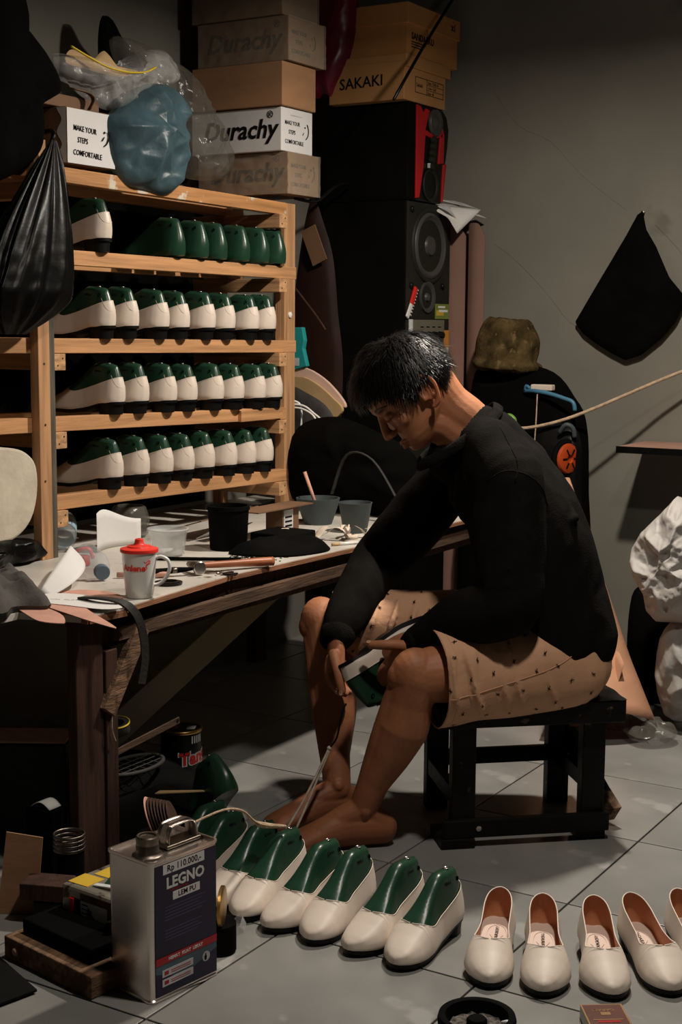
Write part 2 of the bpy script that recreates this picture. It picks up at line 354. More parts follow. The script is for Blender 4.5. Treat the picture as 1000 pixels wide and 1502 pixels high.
# strip of wood nailed to the left wall, top left
t = thing('wooden_batten', 'short brown wooden strip hanging on the wall at the top left', 'wood', (XW+.01, 3.02, 1.95))
MB().beam((XW+.012, 3.03, 2.25), (XW+.012, 3.02, 2.005), .028, .016, (1, 0, 0)).build('strip', 'carddark', t, bevel=.001)

# ================================================================ SHOE RACK
rack = thing('shoe_rack', 'pine slatted shoe rack standing on the workbench against the wall', 'rack', (-2.5, 3.1, .55))
RY0, RY1 = 2.22, 3.655
railz = [(1.489, 1.475), (1.293, 1.288), (1.080, 1.068), (.891, .866), (.698, .679)]     # top height near / far end
def rz_(i, y): a, b_ = railz[i]; return a + (b_-a)*(y-2.55)/1.1
for i in range(5):
    y1 = 3.60 if i in (0, 3) else 3.655
    o = MB().beam((-2.404, RY0, rz_(i, RY0)-.018), (-2.404, y1, rz_(i, y1)-.018), .028, .036).build('rail', 'pine_worn' if i == 0 else 'pine_y', rack, bevel=.0015)
    MB().beam((-2.60, RY0, rz_(i, RY0)-.018), (-2.60, RY1, rz_(i, RY1)-.018), .03, .036).build('rail', 'pine_y', rack, bevel=.0015)
    for yc, xe in ((2.592, -2.375), (3.562, -2.375)):
        z = rz_(i, yc)-.036-.021
        MB().box(xe-.32, xe, yc-.020, yc+.020, z-.020, z+.020).build('cross_bar', 'pine_x', rack, bevel=.0015)
        for dy in (-.008, .009): MB().lathe([(0, 0), (.0022, .0004), (.0022, .0012), (0, .0015)], (xe, yc+dy, z+dy), 8, (1, 0, 0)).build('nail_head', 'darksteel', rack)
o = MB().box(-2.392, -2.365, 2.507, 2.546, .55, 1.54).build('post', 'pine_z', rack, bevel=.0015)
MB().box(-2.392, -2.367, 2.547, 2.565, .55, 1.52).build('post_strip', 'greywood', rack, bevel=.001)['label'] = 'grey weathered strip beside the pine post'
MB().box(-2.425, -2.391, 3.592, 3.65, .55, 1.475).build('post', 'pine_z', rack, bevel=.0015)
MB().box(-2.66, -2.63, 3.592, 3.63, .55, 1.50).build('post', 'pine_z', rack, bevel=.0015)
MB().box(-2.66, -2.63, 2.507, 2.55, .55, 1.50).build('post', 'pine_z', rack, bevel=.0015)
for (yy, zz) in ((2.526, 1.02), (2.526, .875), (2.522, .74)): MB().lathe([(0, 0), (.003, .0003), (.003, .001), (0, .0012)], (-2.365, yy, zz), 8, (1, 0, 0)).build('nail_head', 'darksteel', rack)
MB().lathe([(0, 0), (.009, 0), (.009, .004), (.004, .006), (0, .006)], (-2.391, 3.62, 1.145), 14, (1, 0, 0)).build('cable_button', 'white', rack)
# second plank end on the fourth rail
MB().box(-2.3895, -2.378, 3.35, 3.565, rz_(3, 3.45)-.034, rz_(3, 3.45)-.002).build('splice', 'pine_y', rack, bevel=.001)
bk_ = thing('added_dark_backing', 'added black sheet standing in for the shade behind the shoe rack', 'cloth', (-2.72, 3.0, 1.0))  # added sheet: stands in for shade, hides the lit wall between the rails
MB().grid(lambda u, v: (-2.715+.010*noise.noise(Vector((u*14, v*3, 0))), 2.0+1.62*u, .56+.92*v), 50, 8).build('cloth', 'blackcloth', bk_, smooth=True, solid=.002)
# slats under the boxes on top
for k, xx in enumerate((-2.47, -2.535)):
    MB().beam((xx, 2.50, rz_(0, 2.5)-.008), (xx, 3.64, rz_(0, 3.64)-.008), .05, .012).build('top_slat', 'pine_y', rack, bevel=.001)

# ================================================================ SHOES
SL = .236
def herm(xs, ys, x): return float(np.interp(x, xs, ys))
S_ = [0, .008, .03, .07, .12, .2, .32, .45, .58, .68, .76, .84, .90, .945, .975, .992, 1]
Wd = [0, .0095, .0185, .0265, .0310, .0330, .0315, .0320, .0370, .0415, .0425, .0385, .0322, .0250, .0170, .0092, 0]
fS = np.linspace(0, 1, 801)
def smoothed(xs, ys, k=9):
    y = np.interp(fS, xs, ys); ker = np.ones(k)/k; z = np.convolve(np.pad(y, k//2, mode='edge'), ker, 'valid'); z[0] = ys[0]; z[-1] = ys[-1]
    z[:6] = y[:6]; z[-6:] = y[-6:]; return z
fW = smoothed(S_, Wd, 21); fW[:12] = np.interp(fS[:12], S_, Wd); fW[-12:] = np.interp(fS[-12:], S_, Wd)
fZ = smoothed([0, .22, .40, .60, .80, 1], [.030, .028, .017, .009, .010, .015], 61)
fHl = smoothed([0, .03, .07, .11, .33, .40, .50, .62, .72, .80, .88, .94, .98, 1], [.121, .122, .1235, .1245, .1275, .120, .099, .077, .062, .052, .043, .036, .030, .024], 15)
fOff = smoothed([0, .4, .75, 1], [0, 0, .002, -.004], 61)
fT = smoothed([0, .06, .2, .4, .55, .66, .74, 1], [.092, .088, .078, .064, .055, .052, .056, .060], 31)
def fx(f, s): return float(np.interp(s, fS, f))
def half(s, tau, grow=0):
    w_ = fx(fW, s); dome = w_*max(0, 1-tau**2.4)**(.33 + .17*min(1, max(0, (s-.66)/.14)))
    k = min(1, max(0, (.74-s)/.34)); k = k*k*(3-2*k)
    cone = w_*(1 - .58*min(1, tau/.97)**1.2) if tau < .955 else w_*.43*max(0, (1-((tau-.955)/.045)**4))**.5
    x = dome*(1-k) + cone*k
    x *= 1 - .13*math.exp(-tau*22)
    return x + (grow*min(1, w_/.012) if tau < .999 else 0)
def tau_of(s, z): zb, h = fx(fZ, s), fx(fHl, s); return min(1, max(0, (z-zb)/(h-zb)))
def svals(n_=54): return [.5-.5*math.cos(PI*i/n_) for i in range(n_+1)]
def pt(s, tau, side, grow=0):
    zb, h = fx(fZ, s), fx(fHl, s); y = s*SL; g = grow
    if s < .03: y -= g*(1-s/.03)
    if s > .97: y += g*(s-.97)/.03
    z = zb + (h-zb)*tau
    if s < .30:                                    # the heel end swells half way up and leans forward towards the cone
        k = (1-s/.30)**2; y += k*((.0035*((z-.062)/.03)**2 if z < .062 else .020*((z-.062)/.062)**1.5))
    return (fx(fOff, s) + side*half(s, tau, g), y, z + (g*.8 if tau > .6 and s > .7 else 0))
SV = .715
def taulim(s, grow):
    if s >= SV: return 1.0
    tt = tau_of(s, fx(fT, s)); s1 = .50
    if s > s1:
        u = (s-s1)/(SV-s1); x_side = half(s, tt); xo = x_side*max(0, 1-u**4.5)**.5
        lo, hi = tt, 1.0
        for _ in range(24):
            mid = (lo+hi)/2
            if half(s, mid) > xo: lo = mid
            else: hi = mid
        tt = max(tt, lo)
    return tt
NR = 13
def shell(grow=0, shrink_top=0.0, s_list=None):
    mb = MB(); ss = sorted((s_list or svals()) + [SV-.0002, SV-.001, SV-.0025, SV-.005, SV-.010, SV-.018])
    for side in (-1, 1):
        vs = []; fs = []
        for s in ss:
            tl = taulim(s, grow)
            for j in range(NR): vs.append(pt(s, tl*j/(NR-1), side, grow))
        for i in range(len(ss)-1):
            for j in range(NR-1): fs.append((i*NR+j, (i+1)*NR+j, (i+1)*NR+j+1, i*NR+j+1))
        mb.add(vs, fs)
    return mb
def topline(grow=0):
    out = []
    ss = [s for s in sorted(svals(60) + [SV-.0002, SV-.001, SV-.0025, SV-.005, SV-.010]) if s < SV]
    L_ = [Vector(pt(s, taulim(s, grow), -1, grow)) for s in ss]; R_ = [Vector(pt(s, taulim(s, grow), 1, grow)) for s in ss]
    P = R_[::-1] + L_[1:]
    for _ in range(1): P = [P[0]] + [(P[i-1]+P[i]*2+P[i+1])/4 for i in range(1, len(P)-1)] + [P[-1]]
    return [p + Vector((0, 0, .0003)) for p in P]
def lastbody():
    mb = MB(); ss = svals(44); n_ = 18
    for side in (-1, 1):
        vs = [pt(s, (j/(n_-1))**.9, side, -.0008) for s in ss for j in range(n_)]; fs = []
        for i in range(len(ss)-1):
            for j in range(n_-1): fs.append((i*n_+j, (i+1)*n_+j, (i+1)*n_+j+1, i*n_+j+1))
        mb.add(vs, fs)
    vs = []; fs = []
    for s in ss: x = half(s, 0)-.0008*0; vs += [pt(s, 0, -1, -.0008), pt(s, 0, 1, -.0008)]
    for i in range(len(ss)-1): fs.append((2*i, 2*i+1, 2*i+3, 2*i+2))
    return mb.add(vs, fs)
def solebody(th0=.0075):
    mb = MB(); ss = svals(40); vs = []; fs = []
    for s in ss:
        zb = fx(fZ, s); x = half(s, .03, .0)*1.0; c = fx(fOff, s); y = s*SL; b_ = max(0.0005, zb-th0 if s > .30 else zb-.005)
        if s > .5: b_ = max(.0004, zb-.0085)
        vs += [(c-x, y, zb+.002), (c-x*.97, y, b_), (c+x*.97, y, b_), (c+x, y, zb+.002)]
    for i in range(len(ss)-1):
        for j in range(4): k = (j+1) % 4; fs.append((4*i+j, 4*i+k, 4*i+4+k, 4*i+4+j))
    return mb.add(vs, fs)
def heelblock():
    mb = MB(); ss = [.004 + .246*(.5-.5*math.cos(PI*i/16)) for i in range(17)]; vs = []; fs = []
    for s in ss:
        zb = fx(fZ, s)-.002; x = half(min(s, .2), .03)*.98; y = s*SL + .0065*(1-s/.25)
        k = 1 if s < .2 else 1-.25*((s-.2)/.05)
        vs += [(-x*k, y, zb), (-x*.9*k, y+.0015, .0), (x*.9*k, y+.0015, .0), (x*k, y, zb)]
    for i in range(len(ss)-1):
        for j in range(4): q = (j+1) % 4; fs.append((4*i+j, 4*i+q, 4*i+4+q, 4*i+4+j))
    mb.add(vs, fs); mb.f += [(3, 2, 1, 0), tuple(len(vs)-4+j for j in range(4))]
    return mb
def last_parts(par, bare=False):
    dz = 0
    o = lastbody().build('last', 'green', par, smooth=True, weld=True, world=False, auto=60)
    h = MB()
    for sd in (-1, 1):
        x = half(.13, tau_of(.13, .106))
        h.lathe([(0, -.001), (.0034, -.001), (.0034, .0006), (.0042, .0007), (.0042, .0002)], (sd*x*.985, .13*SL, .105), 14, (sd, 0, .30))
    h.build('bolt_hole', 'black', o, smooth=False, world=False)
    MB().lathe([(0, .0010), (.0032, .0010), (.0038, .0), (.0055, .0), (.0058, .0016), (.0048, .0022), (.0040, .0014)], (0, .045, .1245), 18, (0, 0, 1)).build('thimble', 'steel', o, smooth=True, world=False)
    cv = bpy.data.objects
    for sd in (-1, 1):
        tx = text('stamp', 'VINCI', .0085, 'ink', o, (sd*(half(.24, tau_of(.24, .108))+.0006), SL*(.20 if sd > 0 else .33), .1045), (0, sd, 0), (-sd*.42, 0, 1), ext=.0002, bold=.0002)
    return o
def make_lasted(label, group):
    t = thing('lasted_shoe', label, 'shoe', group=group)
    last_parts(t)
    up = shell(.0016).build('upper', 'cream', t, smooth=True, weld=True, world=False)
    tl = topline(.0015); MB().tube(tl, .0008, 6, 1).build('topline_edge', 'edge', up, smooth=True, world=False)
    # counter tab stitched on the back of the heel
    seam = []
    for k in range(9):
        a = k/8; s = .05; zz = .094 - .020*math.sin(PI*min(1, a*1.05)); 
        seam.append(pt(.004 + .05*(1-abs(2*a-1)) if False else .002 + .075*abs(2*a-1)**1.2, tau_of(.03, .066 + .030*abs(2*a-1)**2), 1 if a > .5 else -1, .0019))
    MB().tube(seam, .0004, 4, 2).build('stitch_line', 'insole', up, world=False)
    solebody().build('outsole', 'sole', t, smooth=True, weld=True, world=False, auto=40)
    heelblock().build('heel', 'sole', t, smooth=True, weld=True, world=False, auto=40)
    return t
def make_bare(label, group):
    t = thing('shoe_last', label, 'shoe last', group=group); last_parts(t, True); return t
def make_pump(label, group):
    t = thing('ballet_pump', label, 'shoe', group=group)
    up = shell(.0016).build('upper', 'cream', t, smooth=True, weld=True, world=False)
    tl = topline(.0004); MB().tube(tl, .0012, 6, 1).build('topline_edge', 'edge', up, smooth=True, world=False)
    shell(-.0006).build('lining', 'tan', t, smooth=True, weld=True, world=False)
    mb = MB(); ss = svals(30); vs = []; fs = []
    for s in ss:
        x = half(s, .08)*.97; c = fx(fOff, s)
        for q in (-1, -.5, 0, .5, 1): vs.append((c+q*x, s*SL*.99+.001, fx(fZ, s)+.0035+.003*q*q))
    for i in range(len(ss)-1):
        for j in range(4): fs.append((5*i+j, 5*i+j+1, 5*i+6+j, 5*i+5+j))
    ins = mb.add(vs, fs).build('insole', 'insole', t, smooth=True, world=False)
    # oval stitched pad and the printed maker's mark, lying on the insole
    zi = lambda s: fx(fZ, s)+.0045
    ov = [(.017*math.cos(a)*(1-.25*math.sin(a)), (.36+.19*math.sin(a))*SL, zi(.36+.19*math.sin(a))) for a in np.linspace(0, 2*PI, 28, endpoint=False)]
    MB().tube(ov, .0003, 4, 1, True).build('stitching', 'carddark', ins, world=False)
    for ox in (-.012, .012):
        MB().tube([(-ox, .30*SL, zi(.3)), (ox*.2, .40*SL, zi(.4)), (ox, .52*SL, zi(.52))], .0003, 4, 4).build('stitching', 'carddark', ins, world=False)
    sl = (fx(fZ, .16)-fx(fZ, .40))/(.24*SL)
    text('insole_print', 'DURACHY', .0085, 'ink', ins, (-.003, .335*SL+.010, zi(.30)+.0006), (0, -1, sl*.8), (1, 0, 0), ext=.00015, bold=.0001)
    rg = [(.0005+.0035*math.cos(a), .335*SL+.0155+.0035*math.sin(a), zi(.40)+.0020) for a in np.linspace(0, 2*PI, 14, endpoint=False)]
    MB().tube(rg, .0004, 4, 1, True).build('insole_emblem', 'ink', ins, world=False)
    text('size_print', '41', .006, 'ink', ins, (.004, .57*SL, zi(.57)+.0006), (0, -1, 0), (1, 0, 0), ext=.00015, bold=.0002)
    solebody().build('outsole', 'sole', t, smooth=True, weld=True, world=False, auto=40)
    heelblock().build('heel', 'sole', t, smooth=True, weld=True, world=False, auto=40)
    return t
def place(o, loc, rz, scale=1.0, flip=False, rx=0):
    M_ = Matrix.Translation(Vector(loc)) @ Matrix.Rotation(rz, 4, 'Z') @ Matrix.Rotation(rx, 4, 'X') @ Matrix.Diagonal((-scale if flip else scale, scale, scale, 1))
    o.matrix_world = M_; return o
ORD = ['nearest the left post', 'second from the left post', 'third from the left post', 'fourth from the left post', 'fifth from the left post', 'sixth from the left post', 'seventh from the left post', 'at the far right end']
rows = {2: [2.78, 2.871, 2.997, 3.085, 3.202, 3.296, 3.414, 3.501], 3: [2.813, 2.909, 3.027, 3.117, 3.240, 3.339, 3.449, 3.536], 4: [2.802, 2.908, 3.009, 3.102, 3.196, 3.304, 3.399, 3.488]}
proto = make_lasted('', None); used = False
def lasted(label, group, loc, rz, **k):
    global used
    o = proto if not used else copy_tree(proto); used = True
    o['label'] = label; o['group'] = group
    return place(o, loc, rz, **k)
def on_rail(y, i, xh=-2.362): return (xh, y-.004, rz_(i, y)+.0005)
lasted('cream shoe on green last, alone at the left of the top rack row', 'lasted shoes on the rack', on_rail(2.77, 1), PI/2, scale=1.06)
names = {2: 'second', 3: 'third', 4: 'bottom'}
for r_, ys in rows.items():
    for k, y in enumerate(ys):
        lasted(f'cream shoe on green last, {names[r_]} rack row, {ORD[k]}', 'lasted shoes on the rack', on_rail(y, r_), PI/2 + .012*((k*7) % 3-1), flip=bool(k % 2), scale=1.03+.01*((k*5) % 3))
bare = make_bare('', None)
for k, y in enumerate((3.078, 3.184, 3.270, 3.379, 3.479, 3.565)):
    o = bare if k == 0 else copy_tree(bare)
    o['label'] = 'bare green last on the top rack row, ' + ['leftmost and seen full length', 'second of six', 'third of six', 'fourth of six', 'fifth of six', 'rightmost, by the right post'][k]
    o['group'] = 'bare lasts on the top row'
    place(o, (-2.366, y-.006, rz_(1, y)-.0245), PI/2 + .02*((k*5) % 3-1), scale=1.05, flip=bool(k % 2))
# row of lasted shoes on the floor, toes towards the camera
fl_lbl = ['rightmost in the floor row, beside the finished pumps', 'second from the right in the floor row', 'third from the right in the floor row', 'fourth from the right in the floor row', 'fifth from the right in the floor row', 'sixth from the right, half hidden by the glue tin', 'seventh from the right, green top above the glue tin', 'leftmost in the floor row, behind the glue tin handle']
toes = [(-1.142, 2.058), (-1.232, 2.064), (-1.322, 2.064), (-1.410, 2.066), (-1.492, 2.078), (-1.565, 2.085), (-1.655, 2.10), (-1.725, 2.13)]
rots = [.02, .05, -.04, .06, -.02, .03, .02, .04]
for k, ((tx, ty), a) in enumerate(zip(toes, rots)):
    d = Vector((math.sin(-a), -math.cos(-a), 0)); d = Vector((-math.sin(a), -math.cos(a), 0))
    hl = Vector((tx, ty, 0)) - d*SL
    lasted('cream shoe on green last, ' + fl_lbl[k], 'lasted shoes on the floor', hl, math.atan2(d.y, d.x)-PI/2, flip=bool(k % 2))
pump = make_pump('', None)
pl = ['leftmost of the row, angled beside the lasted shoes', 'second from the left, close beside the first', 'third from the left, gap before it', 'fourth from the left, angled against the third', 'last on the right, cut by the picture edge']
toesP = [(-.973, 2.080), (-.874, 2.103), (-.778, 2.152), (-.690, 2.225), (-.628, 2.285)]
angP = [(.084, -.241), (.110, -.236), (.128, -.230), (.170, -.200), (.160, -.20)]
for k in range(5):
    o = pump if k == 0 else copy_tree(pump); d = Vector((*angP[k], 0)).normalized(); hl = Vector((*toesP[k], 0)) - d*SL
    o['label'] = 'finished cream pump with tan lining, ' + pl[k]; o['group'] = 'finished pumps on the floor'
    place(o, hl, math.atan2(d.y, d.x)-PI/2, flip=bool(k % 2))
# spare last lying behind the row, pointing down into the dark
o = copy_tree(bare); o['label'] = 'bare green last tipped on its side by the dark pile, under the bench edge'; o['group'] = 'loose lasts'
M_ = Matrix.Translation((-1.69, 2.37, .115)) @ Matrix.Rotation(1.25, 4, 'Z') @ Matrix.Rotation(-.65, 4, 'X'); o.matrix_world = M_
# ================================================================ WORKBENCH
TZ = .55
bench = thing('workbench', 'low wooden workbench with worn white top along the left wall', 'table', (-2.2, 2.9, 0))
MB().prism([(-1.836, 2.178), (-1.876, 2.60), (-1.850, 3.16), (-1.85, 3.90), (-2.70, 3.90), (-2.70, 2.178)], (0, 0, TZ-.012), (1, 0, 0), (0, 1, 0), (0, 0, 1), .012).build('tabletop', 'laminate', bench, bevel=.0006)
MB().prism([(-1.839, 2.075), (-1.829, 2.176), (-2.70, 2.176), (-2.70, 1.98), (-1.98, 1.98), (-1.98, 2.03)], (0, 0, TZ-.016), (1, 0, 0), (0, 1, 0), (0, 0, 1), .014).build('tabletop_end', 'laminate', bench, bevel=.0006)
MB().prism([(-1.833, 2.180), (-1.873, 2.60), (-1.847, 3.16), (-1.847, 3.895), (-1.8515, 3.895), (-1.8515, 3.16), (-1.8775, 2.60), (-1.8375, 2.180)], (0, 0, TZ-.0125), (1, 0, 0), (0, 1, 0), (0, 0, 1), .010).build('edge_strip', 'plyedge', bench)
MB().prism([(-1.836, 2.075), (-1.826, 2.176), (-1.831, 2.176), (-1.841, 2.078)], (0, 0, TZ-.017), (1, 0, 0), (0, 1, 0), (0, 0, 1), .013).build('edge_strip', 'plyedge', bench)
MB().box(-1.98, -1.838, 2.070, 2.0765, TZ-.017, TZ-.004).build('edge_strip', 'plyedge', bench)
MB().beam((-1.905, 2.15, TZ-.055), (-1.905, 3.88, TZ-.055), .03, .075).build('apron', 'brownwood', bench, bevel=.001)
MB().beam((-1.87, 2.19, TZ-.062), (-1.87, 3.86, TZ-.050), .018, .028).build('rail', 'grimewood', bench, bevel=.001)
MB().box(-1.890, -1.866, 2.066, 2.146, 0, TZ-.017).build('leg', 'brownwood', bench, bevel=.002)
MB().box(-1.902, -1.864, 2.152, 2.188, 0, TZ-.09).build('leg', 'brownwood', bench, bevel=.002)
MB().box(-2.205, -2.166, 3.80, 3.84, 0, TZ-.02).build('leg', 'brownwood', bench, bevel=.002)
MB().box(-2.68, -2.64, 2.07, 2.13, 0, TZ-.02).build('leg', 'brownwood', bench, bevel=.002)
MB().box(-2.68, -2.64, 3.80, 3.86, 0, TZ-.02).build('leg', 'brownwood', bench, bevel=.002)
MB().beam((-1.862, 2.150, .335), (-1.862, 2.262, .492), .040, .018, (1, 0, 0)).build('brace', 'roughwood', bench, bevel=.001)
MB().tube([(-1.858, 2.165, .34), (-1.855, 2.158, .30), (-1.856, 2.17, .27)], .0012, 5).build('twine', 'cord', bench)
# plank resting under the bench
t = thing('leaning_plank', 'olive brown plank lying aslant in the dark under the bench', 'plank', (-2.1, 2.45, .1))
MB().beam((-2.13, 2.36, .13), (-2.13, 3.15, .42), .02, .085, (0, -.35, 1)).build('plank', 'olivepole', t, bevel=.002)
# ---------------------------------------------------------------- on the bench
def simple(name, label, cat, mb, m_, base, parts=(), group=None, **k):
    t = thing(name, label, cat, base, group=group); o = mb.build(k.pop('part', 'body'), m_, t, **k); return t, o
mx_, my_ = -1.878, 2.278
mug = thing('mug', 'white tapered mug with red lettering and red spouted lid', 'mug', (mx_, my_, TZ))
prof = [(0, 0), (.026, 0), (.0285, .002), (.0305, .02), (.0335, .06), (.0365, .096), (.0370, .098), (.0350, .098), (.0325, .06), (.028, .008), (0, .006)]
MB().lathe(prof, (mx_, my_, TZ), 48).build('body', 'white', mug, smooth=True, auto=50)
hx, hy = .62, .785                                  # handle leaves towards the right of the picture
hd = Vector((.86, .50, 0)).normalized(); hp = lambda r, z: Vector((mx_, my_, TZ+z)) + hd*r
MB().tube([hp(.033, .083), hp(.046, .086), hp(.060, .078), hp(.063, .060), hp(.054, .040), hp(.042, .029), hp(.030, .026)], .0048, 12, 5, flat=.8, up=(0, 0, 1)).build('handle', 'white', mug, smooth=True)
lid = MB().lathe([(.0395, .096), (.0400, .099), (.0392, .103), (.034, .1045), (.026, .106), (.0245, .1085), (.013, .111), (.010, .114), (.0085, .122), (.0060, .1235), (0, .1235)], (mx_, my_, TZ), 40).build('lid', 'redlid', mug, smooth=True, auto=40)
MB().lathe([(0, .1242), (.0022, .1240), (.0022, .1236)], (mx_, my_, TZ), 10).build('spout_hole', 'ink', lid)
# lettering wrapped round the mug wall
word = 'Anlene'; camdir = math.atan2(-my_, -mx_)
def wrap_text(s_, cx, cy, z0, rad, size, ang0, m_, par, taper=0, sx=1.0):
    o = text('lettering', s_, size, m_, par, (0, 0, 0), (1, 0, 0), (0, 1, 0), ext=.0004, bold=.0006)
    I = root_inv(par)
    for v in o.data.vertices:
        q = I.inverted() @ v.co; x, y, z = q.x*sx, q.y, q.z; r = rad + taper*y + z + .0004; a = ang0 + x/rad
        v.co = I @ Vector((cx + r*math.cos(a), cy + r*math.sin(a), z0 + y))
    return o
wrap_text(word, mx_, my_, TZ+.060, .0337, .0180, camdir-1.15, 'redlid', mug, .075)
loopc = []
for a in np.linspace(0, 2*PI, 16): loopc.append((.0000+.0032*math.cos(a), .0035*math.sin(a)))
pts = []
for (du, dz) in [(-.004, .012), (.000, .009), (.004, .012), (.008, .014), (.010, .011), (.006, .008), (.001, .004), (.003, -.003), (-.001, -.005), (.0, 0), (.005, .006), (.011, .008)]:
    a = camdir + .38 + du/.034; r = .0345 + dz*.075; pts.append((mx_+r*math.cos(a), my_+r*math.sin(a), TZ+.068+dz))
MB().tube(pts, .0007, 5, 4).build('ribbon_mark', 'redlid', mug)
# clear tub
t = thing('plastic_tub', 'translucent round plastic tub behind the mug', 'tub', (-2.163, 2.735, TZ))
MB().lathe([(0, .001), (.036, .001), (.039, .004), (.047, .060), (.050, .062), (.0505, .066), (.047, .067), (.0450, .060), (.0375, .006), (0, .003)], (-2.163, 2.735, TZ), 40).build('wall', 'tub', t, smooth=True, auto=50)
MB().lathe([(.0475, .0655), (.0515, .0655), (.0520, .0675), (.0500, .069), (.0478, .068)], (-2.163, 2.735, TZ), 40).build('rim', 'tub', t, smooth=True)
tag(MB().lathe([(0, .003), (.032, .003), (.034, .008), (.03, .014), (0, .016)], (-2.163, 2.735, TZ), 20).build('adhesive_puddle', 'paper', None, smooth=True), 'whitish glue left in the clear tub', 'glue')
# bottle lying down with blue-grey cap
t = thing('plastic_bottle', 'clear plastic bottle lying down with slate blue cap, by the mug', 'bottle', (-2.15, 2.44, TZ))
p0 = Vector((-2.060, 2.372, TZ+.020)); ax = Vector((-.80, .60, .06)).normalized()
MB().lathe([(0, -.002), (.0155, -.002), (.0170, 0), (.0170, .016), (.0155, .018), (.0, .018)], p0, 26, ax).build('cap', 'slate', t, smooth=True, auto=40)
MB().lathe([(.0135, .018), (.0135, .024), (.018, .034), (.029, .052), (.032, .075), (.030, .085), (.032, .095), (.032, .165), (.026, .178), (0, .175)], p0, 28, ax).build('body', 'bottle', t, smooth=True, auto=50)
t = thing('water_bottle', 'bottle with pale blue and red label lying behind the rack post', 'bottle', (-2.50, 2.74, TZ))
p0 = Vector((-2.40, 2.62, TZ+.034)); ax = Vector((-.55, .62, .12)).normalized()
MB().lathe([(0, 0), (.026, 0), (.030, .006), (.032, .03), (.032, .15), (.024, .18), (.012, .20), (.012, .215), (0, .215)], p0, 28, ax).build('body', 'bottle', t, smooth=True, auto=50)
lb = MB().lathe([(.0326, .04), (.0326, .12)], p0, 28, ax).build('label', 'sky', t, smooth=True)
MB().obox(p0 + ax*.078 + Vector((.026, .0, .020)), ax, (0, .3, 1), (.75, .0, .6), .022, .006, .001).build('label_mark', 'redsoda', lb)
t = thing('red_clip_tool', 'small red plastic clamp standing beside the lying bottle', 'tool', (-2.26, 2.52, TZ))
c = Vector((-2.235, 2.500, TZ)); 
MB().tube([c+Vector((-.02, -.018, .018)), c+Vector((-.008, -.004, .036)), c+Vector((.012, .012, .040)), c+Vector((.018, .02, .018))], .008, 10, 4, flat=.6).build('body', 'red', t, smooth=True)
MB().box(c.x-.014, c.x+.016, c.y-.010, c.y+.014, TZ, TZ+.026).build('jaw', 'red', t, bevel=.004)
# templates and cut pieces at the near end
def flatpiece(name, label, cat, pts, z, m_, th=.0016, group=None, curl=0, smooth=4):
    P = spline([Vector((x, y, 0)) for x, y in pts], smooth, True); cx = sum(p.x for p in P)/len(P); cy = sum(p.y for p in P)/len(P)
    mb = MB(); n_ = len(P); vs = []; fs = []; R_ = 5
    for lay in (0, 1):
        for i in range(R_+1):
            for p in P:
                r = i/R_; x = cx+(p.x-cx)*r; y = cy+(p.y-cy)*r; vs.append((x, y, z + curl*((x-cx)**2+(y-cy)**2)*8 + lay*th))
    for lay in (0, 1):
        b0 = lay*(R_+1)*n_
        for i in range(R_):
            for k in range(n_): k2 = (k+1) % n_; fs.append((b0+i*n_+k, b0+i*n_+k2, b0+(i+1)*n_+k2, b0+(i+1)*n_+k))
    b1 = (R_+1)*n_
    for k in range(n_): k2 = (k+1) % n_; fs.append((R_*n_+k, R_*n_+k2, b1+R_*n_+k2, b1+R_*n_+k))
    mb.add(vs, fs); o = mb.build(name, m_, None, smooth=False, weld=True); tag(o, label, cat, group); return o
flatpiece('insole_board', 'pink insole board piece nearest the bench corner', 'insole', [(-2.03,2.073),(-1.973,2.081),(-1.885,2.045),(-1.829,1.997),(-1.825,1.978),(-1.872,1.972),(-1.94,2.007),(-2.01,2.05)], TZ+.002, 'pink', group='pink insole boards')
flatpiece('insole_board', 'long pink insole board poking over the front edge of the bench', 'insole', [(-1.988,2.096),(-1.912,2.123),(-1.823,2.073),(-1.704,1.998),(-1.749,2.006),(-1.845,2.038)], TZ+.0042, 'pink', group='pink insole boards')
flatpiece('insole_board', 'pink insole board behind the white paper template', 'insole', [(-2.044,2.207),(-2.026,2.262),(-1.964,2.278),(-1.90,2.252),(-1.903,2.218),(-1.952,2.199)], TZ+.001, 'pink', group='pink insole boards')
pt_ = flatpiece('paper_template', 'white paper insole template with faint pencil writing', 'template', [(-2.036,2.118),(-2.035,2.178),(-1.974,2.203),(-1.895,2.197),(-1.835,2.160),(-1.812,2.14),(-1.838,2.11),(-1.921,2.103),(-1.988,2.096)], TZ+.0065, 'paper', th=.0007)
text('pencil_writing', 'UAL  CLOWO', .012, 'leaflet', pt_, (-1.990, 2.128, TZ+.0075), (.80, .30, 0), (-.3, .8, 0), ext=.0001)
# curved white card tip
t = thing('curved_card', 'white card pattern curling upright beside the grey cloth', 'card', (-2.12, 2.33, TZ))
def fcard(u, v):
    A_ = Vector((-2.045, 2.150, TZ+.006)).lerp(Vector((-2.215, 2.43, TZ+.050)), u); w_ = .034*math.sin(PI*min(1, .06+u*.94))**.6
    return A_ + Vector((.10*math.sin(PI*u)*.45, .02, .022*math.sin(PI*u))) + Vector((.75, -.1, -.45)).normalized()*w_*(v-.5)*2
MB().grid(fcard, 20, 8).build('sheet', 'paper', t, smooth=True, solid=.001)
